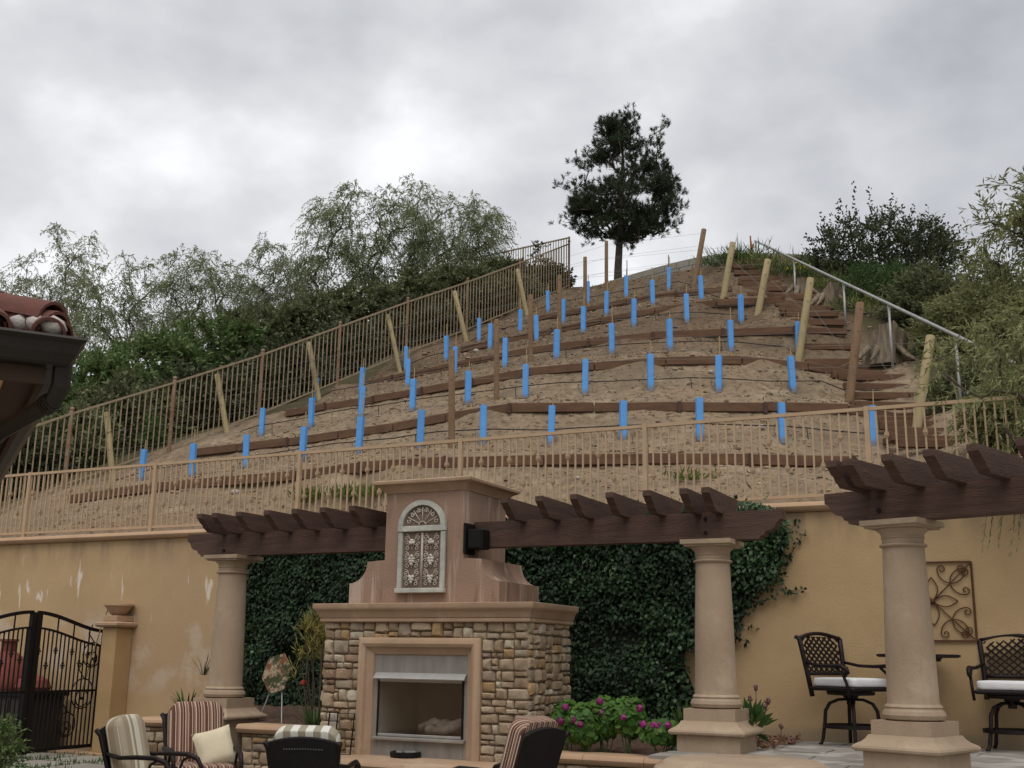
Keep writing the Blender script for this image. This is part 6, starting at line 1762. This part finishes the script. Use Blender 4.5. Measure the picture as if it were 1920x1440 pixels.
# hanging sprays below the right beam
c = atY(1875, 985, 11.0)
hsp = thing('hanging_spray', c, 'few thin leafy sprays hanging in front of the ochre wall', 'branch')
st = [atY(x, y, 11.0) for x, y in ((1850, 965), (1862, 960), (1880, 962), (1905, 950), (1915, 955))]
quads('leaves', strands(st, [(-.2, 0, -.6)] * 5, .42, .6, 12, .07, .016), M_leafe, hsp)
m = MB()
for s_ in st: m.tube([s_ + np.array([.5, .2, .45]), s_ + np.array([.2, .1, .15]), s_, s_ + np.array([-.05, 0, -.25])], [.006, .005, .004, .002], 4)
m.build('twig', M_twig, hsp)

# ---- weeds on the crest and at the foot of the slope
def tuft(name, lab, cat, P_, n_, rad, ln_, w_, m_, up=1.0, grp=None):
    t = thing(name, P_, lab, cat, grp)
    Q = np.array(P_) + np.c_[rng.normal(size=(n_, 2)) * rad * .5, np.zeros(n_)]
    D = np.c_[rng.normal(size=(n_, 2)) * .55, np.full(n_, up)]
    Q2 = Q + D * rng.uniform(0, .6, (n_, 1)) * ln_
    quads('leaves', leafV(Q2, D + rng.normal(size=(n_, 3)) * .3, rng.uniform(.4, 1, n_) * ln_, w_), m_, t)
    return t
for (x, y, n_, rad, ln_, m_, lab) in ((1085, 536, 260, .5, .22, M_grass, 'pale weeds at the crest beside the fence end'), (1128, 524, 420, .45, .28, M_leafs, 'green weeds left of the pine trunk'), (1345, 503, 300, .5, .3, M_leafs, 'weeds by the highest right post'), (1390, 498, 700, .7, .38, M_leafs, 'tall green weeds on the crest by the orange marker'), (1440, 508, 500, .8, .3, M_grass, 'grassy weeds beside the top of the handrail'), (1475, 520, 500, .8, .3, M_leafs, 'green weeds below the top of the handrail'), (1540, 545, 500, .7, .25, M_grass, 'dry weeds above the upper stump'), (1600, 590, 500, .7, .25, M_grass, 'dry weeds above the large stump'),
    (578, 942, 260, .22, .2, M_grass, 'yellow green weeds behind the fence above the left pergola'), (655, 940, 300, .28, .22, M_grass, 'yellow green weeds behind the fence beside the chimney'), (1290, 905, 160, .25, .14, M_grass, 'sparse weeds behind the fence right of the chimney'), (705, 940, 200, .2, .2, M_grass, 'small weeds tucked against the chimney behind the fence')):
    tuft('weed_patch', lab, 'weeds', on_hill(x, y), n_, rad, ln_, .022, m_)
yf = on_hill(1508, 522); t = tuft('yellow_flowers', 'patch of yellow wildflowers beside the handrail', 'flowers', yf, 200, .4, .22, .02, M_leafs)
m = MB()
for k_ in range(26): m.ico((yf[0] + random.gauss(0, .22), yf[1] + random.gauss(0, .15), yf[2] + random.uniform(.2, .36)), .03, .2)
m.build('blossom', M_yel, t)
mk = on_hill(1411, 478); mk = atY(1409, 500, 31.8); mk[2] = hz(mk[0], mk[1])
t = thing('marker_stake', mk, 'orange survey stake with a flag on the crest', 'stake')
M_or = mat('orange_paint', (.55, .13, .05), None, 5, .8)
MB().box((mk[0], mk[1], (mk[2] + zat(mk, 1409, 442)) / 2), (.02, .012, (zat(mk, 1409, 442) - mk[2]) / 2)).build('stick', M_or, t)
MB().box((mk[0] + .03, mk[1] - .02, zat(mk, 1409, 462)), (.03, .004, .07)).build('flag', M_or, t)
for i, (x, yt, yb) in enumerate(((1176, 488, 520), (1254, 478, 505))):
    p = atz(x, yb + 20, 11.6); q = zat(p, x, yt)
    t = thing('garden_stake', p, ['thin dark stake right of the pine trunk', 'thin dark stake standing in front of the block wall'][i], 'stake')
    MB().tube([(p[0], p[1], hz(p[0], p[1]) - .1), (p[0], p[1], q)], .012, 6).build('rod', M_twig, t)
# a few pale stones on the soil
for i, (x, y, r_) in enumerate(((1333, 697, .06), (1428, 806, .07), (440, 924, .08), (1080, 905, .05), (893, 660, .09))):
    p = on_hill(x, y); MBx = MB().ico((p[0], p[1], p[2] + r_ * .3), r_, .25, .7)
    tag(MBx.build('stone', M_white, smooth=True), ['pale stone in the third row of soil', 'pale stone behind the front fence at the right', 'pale stone low on the left of the slope', 'small pale stone behind the fence above the middle pergola', 'pale stone left of the middle posts'][i], 'stone')

# ---- ivy on the wall
poly_px = [(432, 1000), (432, 1345), (600, 1365), (1000, 1385), (1240, 1380), (1284, 1345), (1300, 1300), (1278, 1250), (1282, 1215), (1330, 1222), (1372, 1205), (1382, 1170), (1392, 1140), (1420, 1105), (1458, 1085), (1462, 1050), (1480, 1010), (1478, 975), (1440, 945), (1385, 938), (1000, 965), (700, 985)]
IV = [onT(x, y, .3) for x, y in poly_px]
IV = [(a, min(b, 3.32)) for a, b in IV]
ivs = np.array(IV)
def inside(p, poly):
    x, y = p; c = False; n_ = len(poly); j = n_ - 1
    for i in range(n_):
        xi, yi = poly[i]; xj, yj = poly[j]
        if (yi > y) != (yj > y) and x < (xj - xi) * (y - yi) / (yj - yi) + xi: c = not c
        j = i
    return c
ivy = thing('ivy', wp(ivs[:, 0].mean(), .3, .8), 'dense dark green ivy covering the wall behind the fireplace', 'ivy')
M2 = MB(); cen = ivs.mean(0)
M2.prism([tuple(cen + (p - cen) * .975) for p in ivs], wp(0, .17, 0), wv, UP, nv * .06).build('stem_shade_mat', M_ivyd, ivy)  # near-black sheet for stems, its colour standing in for shade between the leaves
pts, brt = [], []
smin, smax, zmin, zmax = ivs[:, 0].min(), ivs[:, 0].max(), ivs[:, 1].min(), ivs[:, 1].max()
while len(pts) < 56000:
    for p in np.c_[rng.uniform(smin - .05, smax + .08, 4000), rng.uniform(zmin, zmax + .05, 4000)]:
        if inside(p, IV) or (rng.random() < .25 and inside(p + rng.normal(size=2) * .06, IV)): pts.append(p)
pts = np.array(pts)
lump = .16 * vnoise(pts[:, 0] * 2.2 + 40, pts[:, 1] * 2.2 + 40, 9) + .1 * vnoise(pts[:, 0] * 5 + 40, pts[:, 1] * 5 + 40, 10)
tt_ = .25 + lump + rng.uniform(-.05, .1, len(pts)) + .08 * np.clip(pts[:, 1] - 2.2, 0, 1)
tt_ = np.maximum(tt_, .19)
P3 = O0 + pts[:, :1] * wv + tt_[:, None] * nv + pts[:, 1:] * UP
Dl = rng.normal(size=P3.shape) * .5 - UP * .75 + nv * .35
bsel = (pts[:, 0] > onT(1365, 1050, .3)[0]) & (pts[:, 1] > onT(1365, 1080, .3)[1]) & (rng.random(len(pts)) < .75)
bsel |= (vnoise(pts[:, 0] * 1.1 + 11, pts[:, 1] * 1.1 + 5, 21) > .22) & (rng.random(len(pts)) < .3)
for nm, mk_, m_ in (('foliage', ~bsel, M_ivy), ('young_foliage', bsel, M_ivyg)):
    o = quads(nm, leafV(P3[mk_], Dl[mk_], rng.uniform(.03, .075, mk_.sum()), rng.uniform(.022, .052, mk_.sum()), flat=nv + UP * .6), m_, ivy); o['kind'] = 'stuff'
# tendrils
tl_, td_ = [], []
m = MB()
for path in ([(1462, 1060), (1482, 1040), (1500, 1010), (1512, 995)], [(1460, 1085), (1480, 1108), (1500, 1110)], [(1400, 1112), (1440, 1102), (1468, 1108), (1503, 1106)], [(1385, 1140), (1420, 1128), (1450, 1122)], [(1375, 1180), (1398, 1172), (1415, 1178)], [(1370, 1195), (1392, 1200), (1408, 1206)], [(1478, 1000), (1490, 985), (1495, 972)], [(1470, 1075), (1478, 1048), (1478, 1040)], [(1370, 1150), (1392, 1148), (1402, 1152)]):
    P_ = [wp(*(lambda r_: (r_[0], .19, r_[1]))(onT(x, y, .19))) for x, y in path]
    pl = resample(P_, .06); MB().tube(pl, .004, 4).build('tendril', M_twig, ivy)
    for p in pl:
        for k_ in range(2): tl_.append(p + rng.normal(size=3) * .012); td_.append(rng.normal(size=3) * .6 + nv * .3 - UP * .2)
quads('tendril_leaves', leafV(tl_, td_, rng.uniform(.04, .075, len(tl_)), rng.uniform(.03, .045, len(tl_)), flat=nv + UP * .4), M_ivy, ivy)

# ---- geraniums in the right planter
def discV(P_, Nn, r_, k=7, cup=.2):
    P_ = np.asarray(P_); Nn = unit(np.asarray(Nn)); n_ = len(P_); a = unit(np.cross(Nn, rng.normal(size=(n_, 3)))); b = np.cross(Nn, a)
    out = np.empty((n_, k, 3))
    for i in range(k):
        an = 2 * math.pi * i / k; rr = r_ * (1.0 if i else .55)
        out[:, i] = P_ + (a * math.cos(an) + b * math.sin(an)) * rr[:, None] + Nn * (cup * rr[:, None] * (1 if i else 0))
    return out.reshape(-1, 3)
for i, (x, y, hw, hh, tt, flowers, lab) in enumerate((
    (1062, 1348, 28, 30, 2.05, [(1060, 1326), (1052, 1352)], 'small geranium bush with two pink heads beside the fireplace stones'),
    (1095, 1360, 34, 34, 2.15, [(1076, 1350), (1088, 1358)], 'low geranium bush with pale pink heads behind the striped chair'),
    (1130, 1345, 40, 34, 2.0, [(1114, 1333), (1126, 1336), (1100, 1333), (1125, 1315)], 'largest geranium bush with bright magenta heads'),
    (1180, 1345, 32, 34, 2.0, [(1199, 1328), (1169, 1345)], 'round geranium bush with one pink head at its right'),
    (1240, 1375, 44, 20, 2.15, [(1206, 1358), (1225, 1360), (1233, 1361), (1253, 1360)], 'low spreading geranium with small pink heads beside the column'))):
    s_, z_ = onT(x, y, tt); c = wp(s_, tt, z_); q = mpp(c)
    t = thing('geranium', np.array([c[0], c[1], .66]), lab, 'flowers', 'geraniums in the planter')
    n_ = int(hw * hh * .75)
    u_ = unit(rng.normal(size=(n_, 3)) + [0, -.25, .1]); P_ = c + u_ * np.array([hw * q, hw * q * .7, hh * q * 1.1]) * rng.uniform(.5, 1.0, (n_, 1))
    P_[:, 2] = np.maximum(P_[:, 2], .67)
    quads('leaves', discV(P_, u_ + rng.normal(size=(n_, 3)) * .35 + [0, -.2, .3], rng.uniform(.022, .042, n_)), M_ger, t, 7)
    m = MB()
    for k_ in range(7): m.tube([(c[0] + random.uniform(-.05, .05), c[1], .62), c + rng.normal(size=3) * [hw * q * .4, .05, hh * q * .2]], .006, 4)
    m.build('stem', M_leafs, t)
    for (fx, fy) in flowers:
        a, b = onT(fx, fy, tt + .12); fc = wp(a, tt + .12, b); k_ = 34; v = unit(rng.normal(size=(k_, 3)))
        quads('flower_head', discV(fc + v * .027, v, rng.uniform(.011, .018, k_), 6), M_pink, t, 6)
# ---- other planting
def blades(name, lab, P_, n_, ln_, w_, m_, spread=.8, cat='plant'):
    t = thing(name, P_, lab, cat); m = MB()
    for k_ in range(n_):
        an = random.uniform(0, 2 * math.pi); d = np.array([math.cos(an), math.sin(an), 0]); l_ = ln_ * random.uniform(.6, 1); sp_ = random.uniform(.2, spread)
        side = np.array([-d[1], d[0], 0]); prev = None; rows = []
        for q in np.linspace(0, 1, 6):
            p = np.array(P_) + d * (.03 + l_ * sp_ * q) + UP * l_ * (q * (1.1 - .55 * q * sp_)); ww = w_ * (1 - q) ** .7 * .5 + .001
            rows.append((p - side * ww + UP * ww * .4, p, p + side * ww + UP * ww * .4))
        vs = [v for r_ in rows for v in r_]; fs = []
        for i in range(5):
            for j in range(2): fs.append((i * 3 + j, i * 3 + j + 1, i * 3 + j + 4, i * 3 + j + 3))
        MB().add(vs, fs).build('blade', m_, t, smooth=True, fix=False)
    return t
M_blade = mat('strap_leaf', (.075, .14, .035), (.045, .09, .022), 5, .5, island=.4)
s_, z_ = onT(352, 1322, 1.75); blades('strap_plant', 'green strap leaved plant left of the left column base', wp(s_, 1.75, .82), 26, .40, .035, M_blade)
s_, z_ = onT(383, 1250, 1.2); blades('spiky_plant', 'thin dark spiky plant beside the left column shaft', wp(s_, 1.2, z_ - .1), 14, .34, .012, M_leafd, 1.2)
s_, z_ = onT(592, 1340, 1.9); blades('strap_plant', 'bushy strap leaved plant beside the fireplace on the left', wp(s_, 1.9, .72), 60, .42, .018, M_blade, 1.0)
# firestick plant
s_, z_ = onT(590, 1195, 1.75); c = wp(s_, 1.75, z_); base = wp(s_ + .05, 1.75, .72)
fsk = thing('firestick_plant', base, 'tall firestick plant with yellow orange tips beside the fireplace', 'plant')
m = MB(); tipV, tipD = [], []
for k_ in range(34):
    e_ = c + rng.normal(size=3) * [.10, .10, .13]; mid_ = base + (e_ - base) * .55 + rng.normal(size=3) * .06
    if k_ < 7: m.tube([base + rng.normal(size=3) * [.02, .02, 0], mid_, e_], [.009, .006, .004], 5)
    for j in range(22): tipV.append(e_ + rng.normal(size=3) * .05); tipD.append(rng.normal(size=3) * .6 + UP * .9)
m.build('stem', M_twig, fsk)
quads('tips', leafV(tipV, tipD, rng.uniform(.06, .14, len(tipV)), .011), M_fire, fsk)['kind'] = 'stuff'
stk = wp(onT(601, 1280, 1.85)[0], 1.85, .7); t = thing('plant_stake', stk, 'thin grey vertical stake beside the firestick plant', 'stake'); MB().tube([stk, stk + UP * .92], .012, 6).build('pole', M_twig, t)
s_, z_ = onT(569, 1280, 1.8); rf = thing('red_flower', wp(s_, 1.8, .75), 'single red flower on a thin stalk near the firestick plant', 'flower')
fc = wp(s_, 1.8, z_); v = unit(rng.normal(size=(26, 3))); quads('flower_head', discV(fc + v * .022, v, np.full(26, .018), 6), M_red, rf, 6); MB().tube([wp(s_ + .1, 1.8, .72), wp(s_ + .05, 1.8, 1.0), fc], .006, 5).build('stalk', M_twig, rf)
# plants behind the middle column
for (x, y, tt, lab, n_) in ((1290, 1345, 1.5, 'broad leaved plant left of the middle column base', 46), (1408, 1335, 1.7, 'broad leaved green plant right of the middle column base', 55)):
    s_, z_ = onT(x, y, tt); c = wp(s_, tt, z_); t = thing('leafy_plant', np.array([c[0], c[1], .7]), lab, 'plant')
    v = unit(rng.normal(size=(n_, 3)) + UP * .5); P_ = np.array([c[0], c[1], z_ - .12]) + v * rng.uniform(.02, .10, (n_, 1))
    quads('leaves', leafV(P_, v + UP * .4, rng.uniform(.12, .22, n_), rng.uniform(.045, .075, n_)), M_leafs, t)
    m = MB()
    for k_ in range(6): m.tube([(c[0], c[1], .66), P_[k_]], .007, 4)
    m.build('stem', M_leafs, t)
for (x, y, tt, lab, pts) in ((1428, 1330, 1.5, 'tall thin flower stalks right of the middle column', [(1417, 1290), (1440, 1313), (1436, 1324), (1405, 1310)]), (1475, 1385, .8, 'short dried flower stalks at the wall foot', [(1464, 1362), (1478, 1385), (1484, 1398), (1455, 1390)])):
    s_, z_ = onT(x, y + 40, tt); t = thing('dry_flower_stalks', wp(s_, tt, FLOOR - .02), lab, 'flowers'); m = MB(); m2 = MB()
    for (fx, fy) in pts:
        a, b = onT(fx, fy, tt); e_ = wp(a, tt, max(b, FLOOR + .02)); m.tube([wp(s_ - .06, tt, FLOOR - .02), wp((s_ + a) / 2 - .02, tt, (FLOOR + b) / 2), e_], .004, 4)
        m2 = MB()
        for k_ in range(6): m2.ico(e_ + rng.normal(size=3) * .012, .018, .3)
        m2.build('seed_head', mat('dried_flower', (.20, .10, .11), (.13, .08, .06), 20, .9), t)
    m.build('stalk', M_twig, t)
n_ = 900; s_a, s_b = onT(1418, 1400, 1.1)[0], onT(1475, 1400, 1.1)[0]
P_ = np.array([wp(random.uniform(s_a - .15, s_b), random.uniform(.4, 1.7), FLOOR + .01 + random.uniform(0, .05)) for _ in range(n_)])
tag(quads('leaf_litter', leafV(P_, rng.normal(size=(n_, 3)) * [1, 1, .3], rng.uniform(.03, .07, n_), .02), mat('dry_litter', (.27, .15, .09), (.12, .07, .045), 6, .95, island=.8)), 'dry leaf litter beside the middle column base', 'leaf litter', kind='stuff')
# shrub at the lower left corner by the gate
c = atY(2, 1405, 13.5); q = mpp(c)
leafy('shrub', 'shrub', 'small green shrub at the lower left corner in front of the gate', np.array([c[0], c[1], 0.0]), [(c, (22 * q, 22 * q, 36 * q))], 34, M_leafb, M_twig, .06, .02, 7, 9, .22, .1, r0=.004)
